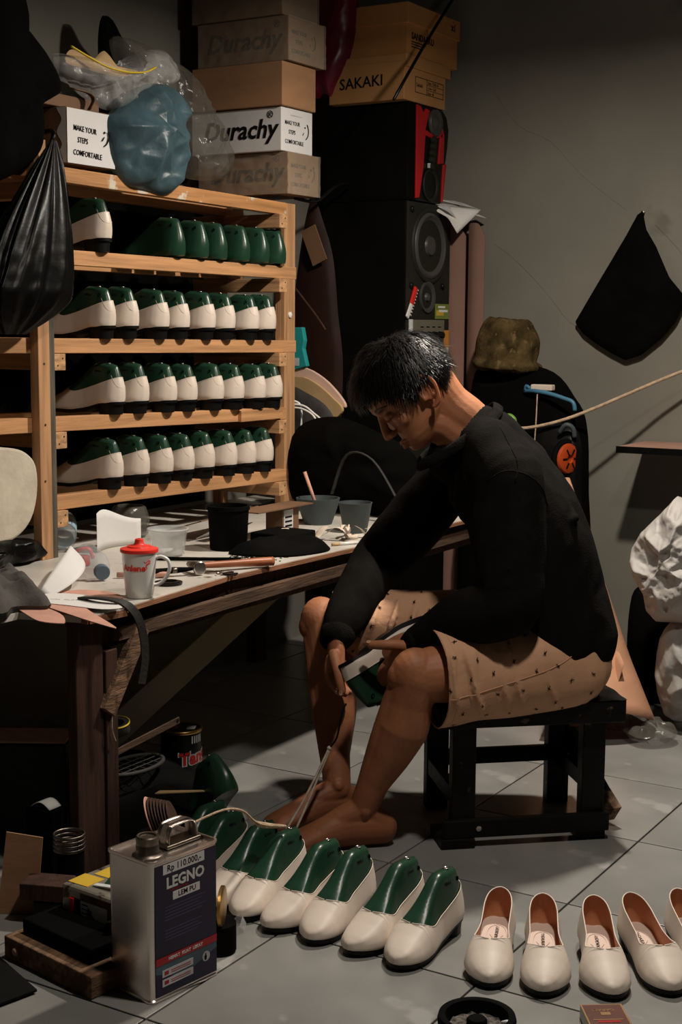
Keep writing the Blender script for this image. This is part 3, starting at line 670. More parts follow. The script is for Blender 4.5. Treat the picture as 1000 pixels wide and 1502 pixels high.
# grey cloth
t = thing('grey_cloth', 'crumpled dark grey rag at the left end of the bench', 'cloth', (-2.05, 2.08, TZ))
pillow([(-2.32, 2.08), (-2.24, 2.25), (-2.18, 2.236), (-2.09, 2.185), (-1.99, 2.110), (-1.93, 2.065), (-1.98, 2.02), (-1.95, 1.95), (-2.05, 1.90), (-2.25, 1.92)], .045, (0, 0, TZ+.012), (1, 0, 0), (0, 1, 0), (0, 0, 1), nr=16, crump=(.022, 16), ridge=.012, power=.6).build('cloth', 'greycloth', t, smooth=True)
# black strap hanging over the edge
t = thing('leather_strap', 'dark grey strap hanging over the front edge of the bench', 'strap', (-1.85, 2.14, TZ))
sp = spline([Vector(p) for p in [(-1.94, 2.165, TZ+.010), (-1.88, 2.160, TZ+.016), (-1.835, 2.172, TZ+.010), (-1.815, 2.190, .535), (-1.808, 2.203, .49), (-1.808, 2.207, .44), (-1.812, 2.200, .39)]], 6)
mb = MB(); vs = []; fs = []
for i, p in enumerate(sp):
    tt = (sp[min(i+1, len(sp)-1)]-sp[max(i-1, 0)]).normalized(); b_ = Vector((.35, .9, 0)); b_ = (b_-tt*b_.dot(tt)).normalized(); n_ = tt.cross(b_)
    for (q, h) in ((-1, -1), (1, -1), (1, 1), (-1, 1)): vs.append(p + b_*.0085*q + n_*.0022*h)
for i in range(len(sp)-1):
    for j in range(4): k = (j+1) % 4; fs.append((4*i+j, 4*i+k, 4*i+4+k, 4*i+4+j))
fs += [(3, 2, 1, 0), tuple(4*len(sp)-4+j for j in range(4))]
mb.add(vs, fs).build('strap', 'strap', t, smooth=True, auto=40)
# hammer
t = thing('hammer', 'cobbler hammer with reddish wooden handle and round steel face', 'hammer', (-1.92, 2.62, TZ))
h0, h1 = Vector((-1.955, 2.565, TZ+.018)), Vector((-1.858, 2.742, TZ+.013))
MB().tube([h0, h0.lerp(h1, .3), h0.lerp(h1, .55), h0.lerp(h1, .8), h1], [.007, .008, .0085, .0105, .0105], 14, 4).build('handle', 'handle', t, smooth=True)
MB().lathe([(0, 0), (.0098, 0), (.0108, .0005), (.0108, .001), (0, .001)], h1 + (h1-h0).normalized()*.000, 14, (h1-h0)).build('handle_end', 'ochre', t)
hv = Vector((.88, -.5, 0)).normalized()
MB().tube([h0-hv*.030, h0-hv*.012, h0, h0+hv*.014, h0+hv*.026], [.006, .009, .011, .010, .0145], 16, 3).build('head', 'darksteel', t, smooth=True)
MB().lathe([(0, 0), (.0135, 0), (.0150, .0015), (.0150, .007), (.010, .009)], h0+hv*.038, 22, -hv).build('face', 'steel', t, smooth=True, auto=40)
# pliers and coil of black tape
t = thing('tape_coil', 'flat coil of black tape lying beside the mug handle', 'tape', (-1.905, 2.43, TZ))
for k, r in enumerate((.030, .0245)): MB().lathe([(r-.006, 0), (r, .0005), (r+.001, .006), (r-.0055, .0065), (r-.006, 0)], (-1.918, 2.425, TZ+.0015*k), 36).build('ring', 'blackgloss', t, smooth=True, auto=40)
t = thing('pliers', 'dark pliers lying between the mug and the hammer', 'pliers', (-1.97, 2.51, TZ))
for q in (-1, 1): MB().tube([(-2.03, 2.45+q*.012, TZ+.012), (-1.995, 2.475+q*.014, TZ+.013), (-1.965, 2.515, TZ+.014), (-1.945, 2.545-q*.008, TZ+.014)], [.005, .006, .007, .003], 10, 4).build('arm', 'black', t, smooth=True)
MB().lathe([(0, -.005), (.010, -.005), (.011, 0), (.010, .006), (0, .007)], (-1.970, 2.510, TZ+.014), 14).build('pivot', 'darksteel', t, smooth=True)
t = thing('small_keys', 'bunch of small black keys by the hammer handle', 'keys', (-1.885, 2.60, TZ))
for a in (.1, .7, 1.5): MB().beam((-1.888, 2.585, TZ+.004), (-1.888+.035*math.cos(a), 2.585+.035*math.sin(a), TZ+.003), .009, .003).build('key', 'blackgloss', t, bevel=.001)
MB().lathe([(.007, 0), (.009, .0015), (.007, .003), (.007, 0)], (-1.892, 2.578, TZ+.003), 16).build('ring', 'darksteel', t, smooth=True)
t = thing('steel_rod', 'thin dark rod lying across the bench behind the hammer', 'rod', (-2.02, 2.72, TZ))
MB().tube([(-2.14, 2.66, TZ+.005), (-2.02, 2.72, TZ+.006), (-1.965, 2.765, TZ+.005)], .0045, 8, 2).build('rod', 'black', t, smooth=True)
t = thing('wooden_handle_tool', 'reddish tool handle lying behind the mug', 'tool', (-2.0, 2.45, TZ))
MB().tube([(-2.06, 2.42, TZ+.008), (-1.99, 2.47, TZ+.009), (-1.965, 2.49, TZ+.008)], [.006, .007, .005], 10, 3).build('handle', 'pink', t, smooth=True)
# black pot, black box, boards, carton
t = thing('black_pot', 'matte black tapered pot on the bench behind the clear tub', 'pot', (-2.12, 2.93, TZ))
MB().lathe([(0, 0), (.045, 0), (.047, .004), (.052, .10), (.055, .102), (.054, .112), (.049, .112), (.043, .01), (0, .008)], (-2.10, 2.90, TZ), 32).build('body', 'black', t, smooth=True, auto=40)
t = thing('black_leather_bundle', 'low black bundle of leather on the far end of the bench', 'leather', (-1.98, 2.95, TZ))
pillow([(-2.05, 2.83), (-1.92, 2.86), (-1.875, 2.93), (-1.87, 3.02), (-1.93, 3.06), (-2.05, 3.00)], .032, (0, 0, TZ+.004), (1, 0, 0), (0, 1, 0), (0, 0, 1), nr=8, nseg=48, crump=(.01, 20), power=.5).build('bundle', 'black', t, smooth=True)
MB().box(-2.09, -1.97, 2.98, 3.11, TZ, TZ+.035).build('block', 'black', t, bevel=.004)
t = thing('small_carton', 'small grey printed carton standing under the right end of the rack', 'box', (-2.10, 3.19, TZ))
MB().box(-2.16, -2.105, 3.155, 3.235, TZ, TZ+.075).build('carton', 'carddark', t, bevel=.001)
lb = MB().box(-2.1048, -2.1040, 3.160, 3.205, TZ+.012, TZ+.070).build('label', 'leaflet', t)
for q in (.024, .036, .048): MB().box(-2.1041, -2.1035, 3.166, 3.199, TZ+q, TZ+q+.005).build('print_line', 'ink', lb)
t = thing('thin_board', 'thin brown board balanced across the small carton', 'board', (-2.14, 3.2, TZ+.078))
MB().box(-2.17, -2.09, 3.02, 3.285, TZ+.0765, TZ+.0795).build('board', 'carddark', t)
t = thing('cardboard_scrap', 'bent brown cardboard tray with white paper beneath the rack', 'cardboard', (-2.30, 3.1, TZ))
MB().obox((-2.28, 3.08, TZ+.045), (0, 1, .05), (1, 0, .3), (-.3, 0, 1), .13, .06, .0015).build('flap', 'carddark', t)
MB().obox((-2.22, 3.05, TZ+.02), (0, 1, .0), (1, 0, .5), (-.5, 0, 1), .09, .03, .001).build('paper_strip', 'paper', t)
t = thing('paper_sheet', 'white paper sheet propped upright behind the mug', 'paper', (-2.32, 2.72, TZ))
MB().grid(lambda u, v: (-2.33 - .03*math.sin(3*u), 2.664 + .175*u, TZ+.001 + v*(.098-.022*u+.010*math.sin(5*u))), 14, 6).build('sheet', 'paper', t, smooth=True, solid=.0008)
# dark bowls behind
t = thing('glass_jar', 'dark clear glass jar in the shade behind the bottles', 'jar', (-2.42, 2.74, TZ))
MB().lathe([(0, 0), (.04, 0), (.05, .01), (.055, .05), (.045, .08), (.04, .085), (.038, .082), (.048, .05), (.044, .012), (0, .006)], (-2.44, 2.92, TZ), 28).build('body', 'cleardark', t, smooth=True)
# leather offcuts at the far end
k = 0
for (cx, cy, a, l_, wd) in [(-2.02, 3.10, .6, .11, .010), (-1.98, 3.14, 1.4, .09, .012), (-1.945, 3.17, .2, .08, .009), (-1.93, 3.20, 2.2, .07, .010), (-1.90, 3.27, 1.0, .09, .012), (-1.905, 3.33, .4, .08, .010), (-1.96, 3.24, 1.9, .10, .008)]:
    k += 1; pts = [(cx+(u-.5)*l_*math.cos(a), cy+(u-.5)*l_*math.sin(a), TZ+.008+.028*abs(math.sin(3.2*u+k))) for u in np.linspace(0, 1, 6)]
    o = MB().tube(pts, [.002, wd*.8, wd, wd*.8, .002], 8, 4, flat=.12, up=(0, 0, 1)).build('leather_offcut', 'leatherscrap', None, smooth=True)
    tag(o, 'curled pale leather offcut among the scraps on the far end of the bench', 'leather scrap', 'curled leather offcuts')
o = MB().lathe([(.010, 0), (.017, .001), (.018, .006), (.017, .011), (.010, .012), (.009, .006), (.010, 0)], (-1.93, 3.225, TZ), 24).build('masking_tape_roll', 'leatherscrap', None, smooth=True); tag(o, 'small roll of beige tape among the leather offcuts', 'tape')
t = thing('cigarette', 'cigarette with tan filter lying on the far bench edge', 'cigarette', (-1.89, 3.12, TZ))
MB().tube([(-1.905, 3.085, TZ+.0045), (-1.895, 3.105, TZ+.0045)], .0042, 10, 1).build('filter', 'ochre', t, smooth=True)
MB().tube([(-1.895, 3.105, TZ+.0045), (-1.870, 3.155, TZ+.0045)], .0041, 10, 1).build('paper_tube', 'white', t, smooth=True)
mb = MB()
for i in range(160):
    r = rng.normal(size=2); x, y = -1.955+.035*r[0], 2.825+.045*r[1]
    if x > -1.88: continue
    s_ = .0012+.002*rng.random(); mb.obox((x, y, TZ+.001), (math.cos(i), math.sin(i), 0), (-math.sin(i), math.cos(i), 0), (0, 0, 1), s_*2, s_*.6, .0008)
o = mb.build('black_shavings', 'ink', None); tag(o, 'black leather shavings strewn in front of the black pot', 'shavings'); o['kind'] = 'stuff'
t = thing('grey_bucket', 'grey blue plastic pot spotted with glue at the far end of the bench', 'pot', (-2.02, 3.36, TZ))
MB().lathe([(0, 0), (.030, 0), (.033, .003), (.046, .080), (.047, .083), (.044, .083), (.031, .006), (0, .004)], (-1.985, 3.335, TZ), 30).build('body', 'greyblue', t, smooth=True, auto=40)
t = thing('grey_basin', 'round dark grey basin behind the end of the rack', 'basin', (-2.15, 3.42, TZ))
MB().lathe([(0, 0), (.04, 0), (.060, .06), (.063, .075), (.058, .075), (.04, .006), (0, .004)], (-2.16, 3.42, TZ), 30).build('body', 'greyblue', t, smooth=True, auto=40)
t = thing('pink_brush', 'thin pink stick leaning from the grey basin', 'brush', (-2.15, 3.40, TZ+.02))
MB().tube([(-2.15, 3.41, TZ+.03), (-2.19, 3.395, TZ+.15)], .005, 8, 1).build('stick', 'pink', t, smooth=True)
t = thing('black_bag_on_bench', 'black bag with grey straps slumped behind the pots at the bench end', 'bag', (-2.15, 3.6, TZ))
pillow([(-2.38, .56), (-1.98, .56), (-1.95, .66), (-2.02, .76), (-2.12, .80), (-2.26, .84), (-2.40, .80), (-2.45, .66)], .10, (0, 3.68, 0), (1, 0, 0), (0, 0, 1), (0, -1, 0), nr=10, crump=(.02, 9)).build('bag', 'blackcloth', t, smooth=True)
MB().tube([(-2.20, 3.56, .62), (-2.14, 3.545, .74), (-2.05, 3.54, .73), (-1.96, 3.53, .62)], .007, 8, 5, flat=.4).build('strap', 'strap', t, smooth=True)
# cream foam sheet and black bag at the left end
t = thing('foam_pad', 'cream rounded foam sheet propped at the left edge by the rack post', 'foam', (-2.40, 2.40, TZ))
o_ = MB().prism([(p.x, p.y) for p in spline([Vector((a, b_, 0)) for a, b_ in [(2.10,.80),(2.30,.832),(2.42,.826),(2.475,.80),(2.492,.76),(2.488,.70),(2.465,.65),(2.42,.618),(2.36,.61),(2.10,.60)]], 5, True)], (-2.39, 0, 0), (0, 1, 0), (0, 0, 1), (1, 0, 0), .03).build('pad', 'foam', t, bevel=.006)
t = thing('black_bag_low', 'crinkled black plastic bag under the foam sheet at the bench end', 'bag', (-2.30, 2.42, TZ))
pillow([(2.10, .555), (2.50, .555), (2.52, .58), (2.48, .605), (2.42, .615), (2.30, .62), (2.10, .63)], .03, (-2.37, 0, 0), (0, 1, 0), (0, 0, 1), (1, 0, 0), nr=12, crump=(.025, 14), ridge=.012).build('bag', 'blackbag', t, smooth=True)

# ================================================================ ON TOP OF THE RACK
TR = 1.495
def carton(name, label, x1, y0, y1, z0, z1, ln, m_, group=None, tape=False, m_end=None):
    t = thing(name, label, 'box', (x1-ln/2, (y0+y1)/2, z0), group=group)
    zz = z1-.001
    b_ = MB().box(x1-ln, x1, y0, y1, z0+.0005, zz).build('body', m_, t, bevel=.0022)
    if m_end: MB().box(x1, x1+.0006, y0+.001, y1-.001, z0+.002, zz-.001).build('end_panel', m_end, t)
    # lid edge: shallow flap lines
    return t, b_
def durachy(t, x, y0, z0, zc, size, m_='ink', ln=.32, cut=0):
    return text('lettering', 'Durachy', size, m_, t, (x-ln*.93+cut, y0-.0008, zc), (1, 0, 0), (0, 0, 1), ext=.0004, bold=.0016, shear=.25)
LB = .325
specs = [(1.496, 1.618, 'carddark', 'brown shoe carton wrapped in shiny clear tape, bottom of the tall stack'), (1.619, 1.745, 'whitecard', 'white shoe carton with black lettering in the tall stack'),
         (1.746, 1.872, 'card', 'plain brown carton above the white one in the tall stack'), (1.873, 2.000, 'carddark', 'dark brown taped carton with black lettering, fourth up in the tall stack'), (2.001, 2.13, 'carddark', 'brown carton at the top of the tall stack, cut by the frame')]
for k, (z0, z1, mm, lb) in enumerate(specs):
    y0 = [3.545, 3.530, 3.520, 3.535, 3.530][k]; y1 = y0 + [.170, .168, .180, .195, .19][k]; x1 = [-2.350, -2.362, -2.352, -2.342, -2.36][k]
    t, b_ = carton('carton', lb, x1, y0, y1, z0, z1, LB, mm, 'cartons stacked on the rack')
    if k in (0, 1, 3):
        durachy(t, x1, y0, z0, z0+.040, .076, ln=LB, cut=.022 if k != 3 else .012)
        text('registered_mark', '\u00ae', .03, 'ink', t, (x1-.050, y0-.0008, z0+.094), (1, 0, 0), (0, 0, 1), ext=.0003)
    if k in (0, 1, 3):
        mk = 'ink'
        for (s_, yy, zz) in (('MAKE YOUR', .018, .078), ('STEPS', .038, .052), ('COMFORTABLE', .018, .024)):
            text('lettering', s_, .0165, mk, t, (x1+.0008, y0+yy, z0+zz), (0, 1, 0), (0, 0, 1), ext=.0003, bold=.0001, sx=.86)
        MB().tube([(x1+.0012, y0+.137, z0+.088), (x1+.0012, y0+.144, z0+.072), (x1+.0012, y0+.141, z0+.055), (x1+.0012, y0+.130, z0+.044)], .0016, 6, 4).build('smile_mark', mk, t)
        MB().tube([(x1+.0012, y0+.118, z0+.062), (x1+.0012, y0+.113, z0+.055)], .0013, 6, 1).build('smile_mark', mk, t)
        MB().lathe([(0, 0), (.0028, 0), (.0028, .0008), (0, .0008)], (x1+.0006, y0+.126, z0+.078), 10, (1, 0, 0)).build('smile_mark', mk, t)
    if k == 1: MB().box(x1-.0, x1+.0007, y0+.05, y0+.11, z0+.105, z0+.107).build('small_print', 'leaflet', t)
    if k in (0, 3, 4):
        mb = MB(); 
        mb.grid(lambda u, v: (x1+.004+.003*noise.noise(Vector((u*9, v*7, k))), y0-.004+(y1-y0+.008)*u, z0+.001+(z1-z0-.002)*v), 26, 20)
        mb.grid(lambda u, v: (x1-.32+.323*u, y0-.004-.003*noise.noise(Vector((u*9, v*7, k+5))), z0+.001+(z1-z0-.002)*v), 44, 20)
        mb.build('clear_tape', 'tape', t, smooth=True)
# white box at the left end
t, b_ = carton('carton', 'white shoe carton with dark side standing at the left end of the rack top', -2.385, 2.640, 2.815, 1.497, 1.632, .30, 'carddark', 'cartons at the left of the rack')
MB().grid(lambda u, v: (-2.3832+.0006*noise.noise(Vector((u*5, v*5, 2))), 2.641+.173*u, 1.499+(.131-.004*math.sin(9*v))*v), 16, 12).build('end_panel', 'whitecard', t, smooth=True)
MB().grid(lambda u, v: (-2.3845-.022*u*(1+.35*math.sin(v*14)), 2.6385, 1.499+.130*v), 5, 20).build('torn_wrap', 'whitecard', t)
for (s_, yy, zz) in (('MAKE YOUR', .026, .078), ('STEPS', .040, .050), ('COMFORTABLE', .024, .020)):
    text('lettering', s_, .0185, 'ink', t, (-2.3818, 2.636+yy, 1.500+zz), (0, 1, -.04), (0, .04, 1), ext=.0003, bold=.0001, sx=.80)
MB().tube([(-2.380, 2.786, 1.586), (-2.380, 2.788, 1.572), (-2.380, 2.782, 1.558), (-2.380, 2.772, 1.550)], .0017, 6, 4).build('smile_mark', 'ink', t)
MB().tube([(-2.380, 2.772, 1.572), (-2.380, 2.764, 1.562)], .0014, 6, 1).build('smile_mark', 'ink', t)
MB().lathe([(0, 0), (.003, 0), (.003, .0008), (0, .0008)], (-2.3808, 2.774, 1.583), 10, (1, 0, 0)).build('smile_mark', 'ink', t)
t, b_ = carton('carton', 'dark brown open carton lying on the white carton at the left end', -2.42, 2.57, 2.80, 1.633, 1.665, .26, 'carddark', 'cartons at the left of the rack')
MB().tube([(-2.40, 2.74, 1.636), (-2.395, 2.75, 1.66), (-2.40, 2.735, 1.675), (-2.41, 2.69, 1.68)], .012, 8, 4, flat=.2).build('flap', 'carddark', t, smooth=True)
# plastic bags
o = pillow([(2.935,1.718),(2.991,1.734),(3.047,1.733),(3.096,1.713),(3.127,1.682),(3.102,1.644),(3.103,1.591),(3.089,1.527),(3.052,1.462),(3.008,1.449),(2.924,1.457),(2.857,1.465),(2.807,1.511),(2.788,1.568),(2.786,1.625),(2.825,1.638),(2.879,1.678)],
           .075, (-2.40, 0, 0), (0, 1, 0), (0, 0, 1), (1, 0, 0), nr=34, nseg=220, crump=(.016, 5.5), ridge=.034, seed=3).build('plastic_bag', 'bluebag', None, smooth=True)
tag(o, 'blue grey plastic bag bulging over the front of the rack top', 'bag')
t = thing('clear_zip_bag', 'clear plastic bag with a yellow zip lying above the blue grey bag', 'bag', (-2.45, 2.85, 1.66))
pillow([(2.641,1.754),(2.676,1.751),(2.761,1.743),(2.851,1.747),(2.931,1.781),(2.974,1.813),(3.044,1.827),(3.1,1.797),(3.126,1.769),(3.084,1.745),(3.012,1.732),(2.942,1.697),(2.873,1.655),(2.82,1.649),(2.758,1.669),(2.697,1.69),(2.643,1.712)],
       .05, (-2.42, 0, 0), (0, 1, 0), (0, 0, 1), (1, 0, 0), nr=30, nseg=200, crump=(.014, 11), ridge=.024, seed=5).build('bag', 'clear', t, smooth=True)
MB().tube([(-2.37, 2.645, 1.768), (-2.365, 2.70, 1.752), (-2.36, 2.76, 1.738), (-2.355, 2.83, 1.735), (-2.355, 2.90, 1.745), (-2.36, 2.95, 1.765)], .0040, 8, 6, flat=.6).build('zip', 'yellow', t, smooth=True)
pillow([(2.66, 1.735), (2.68, 1.77), (2.75, 1.755), (2.80, 1.785), (2.86, 1.75), (2.93, 1.755), (2.85, 1.73), (2.75, 1.73)], .012, (-2.40, 0, 0), (0, 1, 0), (0, 0, 1), (1, 0, 0), nr=6, nseg=60, crump=(.004, 20)).build('folded_cover', 'ochre', t, smooth=True)
o = pillow([(2.95,1.853),(3.086,1.851),(3.218,1.822),(3.293,1.768),(3.371,1.702),(3.434,1.632),(3.466,1.570),(3.398,1.530),(3.285,1.520),(3.246,1.53),(3.20,1.60),(3.10,1.70),(3.0,1.76)],
           .07, (-2.50, 0, 0), (0, 1, 0), (0, 0, 1), (1, 0, 0), nr=30, nseg=200, crump=(.014, 9), ridge=.026, seed=9).build('plastic_bag', 'cleardark', None, smooth=True)
tag(o, 'smoky clear plastic bag leaning between the blue grey bag and the cartons', 'bag')
o = pillow([(3.10, 1.80), (3.20, 1.76), (3.33, 1.66), (3.40, 1.56), (3.36, 1.515), (3.15, 1.515), (3.05, 1.6), (3.02, 1.72)], .05, (-2.60, 0, 0), (0, 1, 0), (0, 0, 1), (1, 0, 0), nr=14, crump=(.016, 9)).build('dark_garment', 'blackcloth', None, smooth=True)
tag(o, 'black folded cloth inside the smoky clear bag', 'cloth')
o = pillow([(3.045,1.928),(3.06,1.938),(3.083,1.936),(3.123,1.893),(3.20,1.845),(3.22,1.78),(3.049,1.760),(3.035,1.86)], .02, (-2.62, 0, 0), (0, 1, 0), (0, 0, 1), (1, 0, 0), nr=10, crump=(.008, 12)).build('hanging_cloth', 'blackcloth', None, smooth=True)
tag(o, 'pointed black cloth hanging on the wall above the zip bag', 'cloth')
# black bag hanging from the left post
t = thing('black_plastic_bag', 'long crinkled black plastic bag hanging from the left post of the rack', 'bag', (-2.33, 2.42, 1.10))
def fbag(u, v):                                   # v from the knot down, u round the bag
    a = 2*PI*u; z = 1.535 - v*.445; cy = 2.530 - .10*v - .05*v*v; w_ = .008 + .135*math.sin(min(1, v*1.02)*PI*.62)**1.0*(1 if v < .75 else max(.05, 1-((v-.75)/.25)**2*.75))
    fold = 1 + .22*noise.noise(Vector((math.cos(a)*4.5, math.sin(a)*4.5, v*.9))) + .12*math.sin(a*11+v*2)*(1-v*.5) + .15*max(0, v-.4)*noise.noise(Vector((a*3, v*16, 4)))
    y = cy + math.cos(a)*w_*fold; y = min(y, 2.548)
    return (-2.325 + math.sin(a)*w_*.42*fold, y, z)
MB().grid(fbag, 110, 60, True).build('bag', 'blackbag', t, smooth=True)
MB().tube([(-2.345, 2.528, 1.50), (-2.33, 2.535, 1.545), (-2.355, 2.55, 1.56), (-2.40, 2.53, 1.545)], .006, 8, 4).build('knot', 'blackbag', t, smooth=True)
o = pillow([(2.16,1.93),(2.441,1.930),(2.441,1.811),(2.489,1.772),(2.542,1.73),(2.575,1.690),(2.590,1.655),(2.55,1.629),(2.514,1.605),(2.521,1.529),(2.462,1.463),(2.25,1.40),(2.10,1.5)],
           .05, (-2.36, 0, 0), (0, 1, 0), (0, 0, 1), (1, 0, 0), nr=14, crump=(.012, 9)).build('black_garment', 'blackcloth', None, smooth=True)
tag(o, 'large black cloth heap filling the top left corner above the hanging bag', 'cloth')
# crimson bag
o = pillow([(-2.645,2.28),(-2.50,2.27),(-2.487,2.137),(-2.497,2.051),(-2.524,1.966),(-2.559,1.902),(-2.579,1.864),(-2.605,1.884),(-2.641,1.869),(-2.68,1.923),(-2.69,2.067)], .05, (0, 4.16, 0), (1, 0, 0), (0, 0, 1), (0, -1, 0), nr=14, crump=(.014, 8), ridge=.012).build('plastic_bag', 'magenta', None, smooth=True)
tag(o, 'crimson plastic bag hanging between the two stacks of boxes', 'bag')
# ================================================================ SPEAKERS AND WHAT STANDS ON THEM
SX = -2.30
t = thing('floor_speaker', 'tall black floor speaker with large woofer and olive control panel', 'speaker', (-2.46, 4.33, 0))
MB().box(-2.62, SX, 4.172, 4.487, 0, 1.525).build('cabinet', 'black', t, bevel=.003)
MB().box(SX, SX+.006, 4.176, 4.483, .55, 1.522).build('baffle', 'spk', t, bevel=.001)
ax = (1, 0, 0)
wf = MB().lathe([(0, .012), (.030, .010), (.040, -.012), (.044, -.014), (.092, .004), (.100, .012), (.108, .010), (.112, .004), (.122, .008), (.126, .006), (.126, .0)], (SX+.004, 4.331, 1.383), 48, ax).build('woofer', 'woofer', t, smooth=True, auto=50)
MB().lathe([(.112, .0055), (.118, .0085), (.126, .007), (.127, 0)], (SX+.005, 4.331, 1.383), 48, ax).build('woofer_rim', 'spk', wf, smooth=True)
for a in range(6):
    MB().lathe([(0, .004), (.004, .003), (.004, 0)], (SX+.009, 4.331+.120*math.cos(a*PI/3+.5), 1.383+.120*math.sin(a*PI/3+.5)), 10, ax).build('screw', 'darksteel', wf)
md_ = MB().lathe([(0, .010), (.012, .008), (.020, -.008), (.040, .002), (.046, .008), (.052, .008), (.053, 0)], (SX+.005, 4.316, 1.211), 36, ax).build('midrange', 'woofer', t, smooth=True, auto=50)
for yy, zz in ((4.201, 1.248), (4.427, 1.250), (4.201, 1.497), (4.45, 1.50)): MB().lathe([(0, .012), (.008, .011), (.010, .006), (.010, 0)], (SX+.004, yy, zz), 14, ax).build('grille_peg', 'blackgloss', t, smooth=True)
pn = MB().box(SX+.004, SX+.012, 4.202, 4.438, .86, 1.135).build('control_panel', 'panel', t, bevel=.001)
MB().box(SX+.003, SX+.0135, 4.192, 4.208, .86, 1.136).build('panel_edge', 'leaflet', pn, bevel=.001)
for r_ in (0, 1):
    for k in range(4):
        yy = 4.275+.042*k; zz = 1.083 - .11*r_
        MB().lathe([(0, .018), (.011, .017), (.014, 0)], (SX+.012, yy, zz), 14, ax).build('knob', 'blackgloss', pn, smooth=True, auto=40)
        MB().box(SX+.0118, SX+.0124, yy-.011, yy+.011, zz+.026, zz+.030).build('panel_print', 'ink', pn)
s1 = MB().box(SX+.006, SX+.007, 4.378, 4.481, 1.139, 1.190).build('sticker', 'stickgreen', t)
MB().box(SX+.0068, SX+.0075, 4.386, 4.44, 1.150, 1.168).build('sticker_print', 'stickyellow', s1); MB().box(SX+.0068, SX+.0078, 4.405, 4.470, 1.162, 1.170).build('sticker_print', 'paper', s1)
MB().box(SX+.0068, SX+.0078, 4.400, 4.450, 1.176, 1.183).build('sticker_print', 'paper', s1)
s2 = MB().box(SX+.006, SX+.007, 4.449, 4.483, .90, 1.100).build('sticker', 'orangestick', t); MB().box(SX+.0068, SX+.0075, 4.452, 4.480, .92, 1.04).build('sticker_print', 'whitecard', s2)
t = thing('craft_knife', 'red and white craft knife stuck upright on the tall speaker front', 'knife', (SX+.012, 4.19, 1.14))
MB().beam((SX+.012, 4.228, 1.241), (SX+.012, 4.197, 1.185), .020, .008, (1, 0, 0)).build('handle', 'red', t, bevel=.002)
bl = MB().beam((SX+.012, 4.200, 1.190), (SX+.012, 4.168, 1.142), .017, .006, (1, 0, 0)).build('blade_holder', 'whitecard', t, bevel=.002)
for k in range(9): MB().obox(Vector((SX+.012, 4.238, 1.232)).lerp(Vector((SX+.012, 4.190, 1.150)), k/8), (0, .5, .85), (0, .85, -.5), (1, 0, 0), .0018, .0035, .003).build('grip_rib', 'whitecard', t)
# red speaker
t = thing('red_speaker', 'black and red speaker with rounded top standing on the tall speaker', 'speaker', (-2.46, 4.34, 1.527))
MB().box(-2.62, SX-.004, 4.19, 4.425, 1.527, 1.842).build('cabinet', 'black', t, bevel=.004)
P = [(4.425, 1.527), (4.445, 1.62), (4.47, 1.72), (4.478, 1.78), (4.462, 1.822), (4.43, 1.842), (4.24, 1.842), (4.236, 1.527)]
MB().prism(P, (-2.42, 0, 0), (0, 1, 0), (0, 0, 1), (1, 0, 0), .118).build('face_housing', 'blackgloss', t, bevel=.006)
for poly in ([(4.236, 1.535), (4.258, 1.538), (4.285, 1.64), (4.297, 1.768), (4.325, 1.828), (4.300, 1.832), (4.280, 1.815), (4.262, 1.834), (4.236, 1.838)],
             [(4.420, 1.535), (4.428, 1.535), (4.443, 1.62), (4.452, 1.665), (4.430, 1.662), (4.424, 1.6)], [(4.392, 1.66), (4.43, 1.665), (4.432, 1.76), (4.42, 1.78), (4.405, 1.75)],
             [(4.297, 1.745), (4.35, 1.738), (4.42, 1.752), (4.416, 1.765), (4.35, 1.752), (4.305, 1.762)]):
    MB().prism(poly, (SX-.003, 0, 0), (0, 1, 0), (0, 0, 1), (1, 0, 0), .007).build('red_panel', 'redpaint', t, bevel=.0015)
tw = MB().lathe([(0, .016), (.014, .012), (.024, .002), (.034, .004), (.040, .012), (.043, .010), (.044, 0)], (SX, 4.365, 1.793), 32, ax).build('tweeter', 'woofer', t, smooth=True)
for k in range(5): MB().lathe([(0, .014), (.011, .013), (.014, .004), (.014, 0)], (SX, 4.352-.004*k, 1.735-.022*k), 16, ax).build('knob', 'spk', t, smooth=True, auto=40)
MB().lathe([(0, -.02), (.03, -.018), (.046, .0), (.052, .006), (.055, .004), (.055, 0)], (SX, 4.342, 1.585), 32, ax).build('low_driver', 'spk', t, smooth=True)
MB().box(SX, SX+.008, 4.318, 4.352, 1.640, 1.656).build('display_badge', 'leaflet', t, bevel=.001)
# papers on the speaker
t = thing('leaflets', 'folded grey printed leaflets draped over the corner of the tall speaker', 'paper', (-2.26, 4.42, 1.528))
def leaf(A_, B_, C_, D_, sag, m_='paper', nm='leaflet'):
    A_, B_, C_, D_ = map(Vector, (A_, B_, C_, D_))
    return MB().grid(lambda u, v: (A_.lerp(B_, u)).lerp(D_.lerp(C_, u), v) + Vector((0, 0, sag*math.sin(PI*u)*math.sin(PI*v))), 10, 10).build(nm, m_, t, smooth=True, solid=.0008)
leaf((-2.36, 4.385, 1.533), (-2.24, 4.36, 1.478), (-2.235, 4.42, 1.428), (-2.20, 4.53, 1.515), .012, 'paper')
leaf((-2.35, 4.40, 1.540), (-2.25, 4.375, 1.500), (-2.24, 4.44, 1.472), (-2.27, 4.50, 1.530), .008, 'leaflet')
leaf((-2.33, 4.44, 1.548), (-2.26, 4.48, 1.530), (-2.23, 4.58, 1.520), (-2.30, 4.55, 1.548), .006, 'leaflet')
leaf((-2.26, 4.50, 1.512), (-2.20, 4.50, 1.492), (-2.19, 4.555, 1.486), (-2.22, 4.56, 1.500), .003, 'paper')
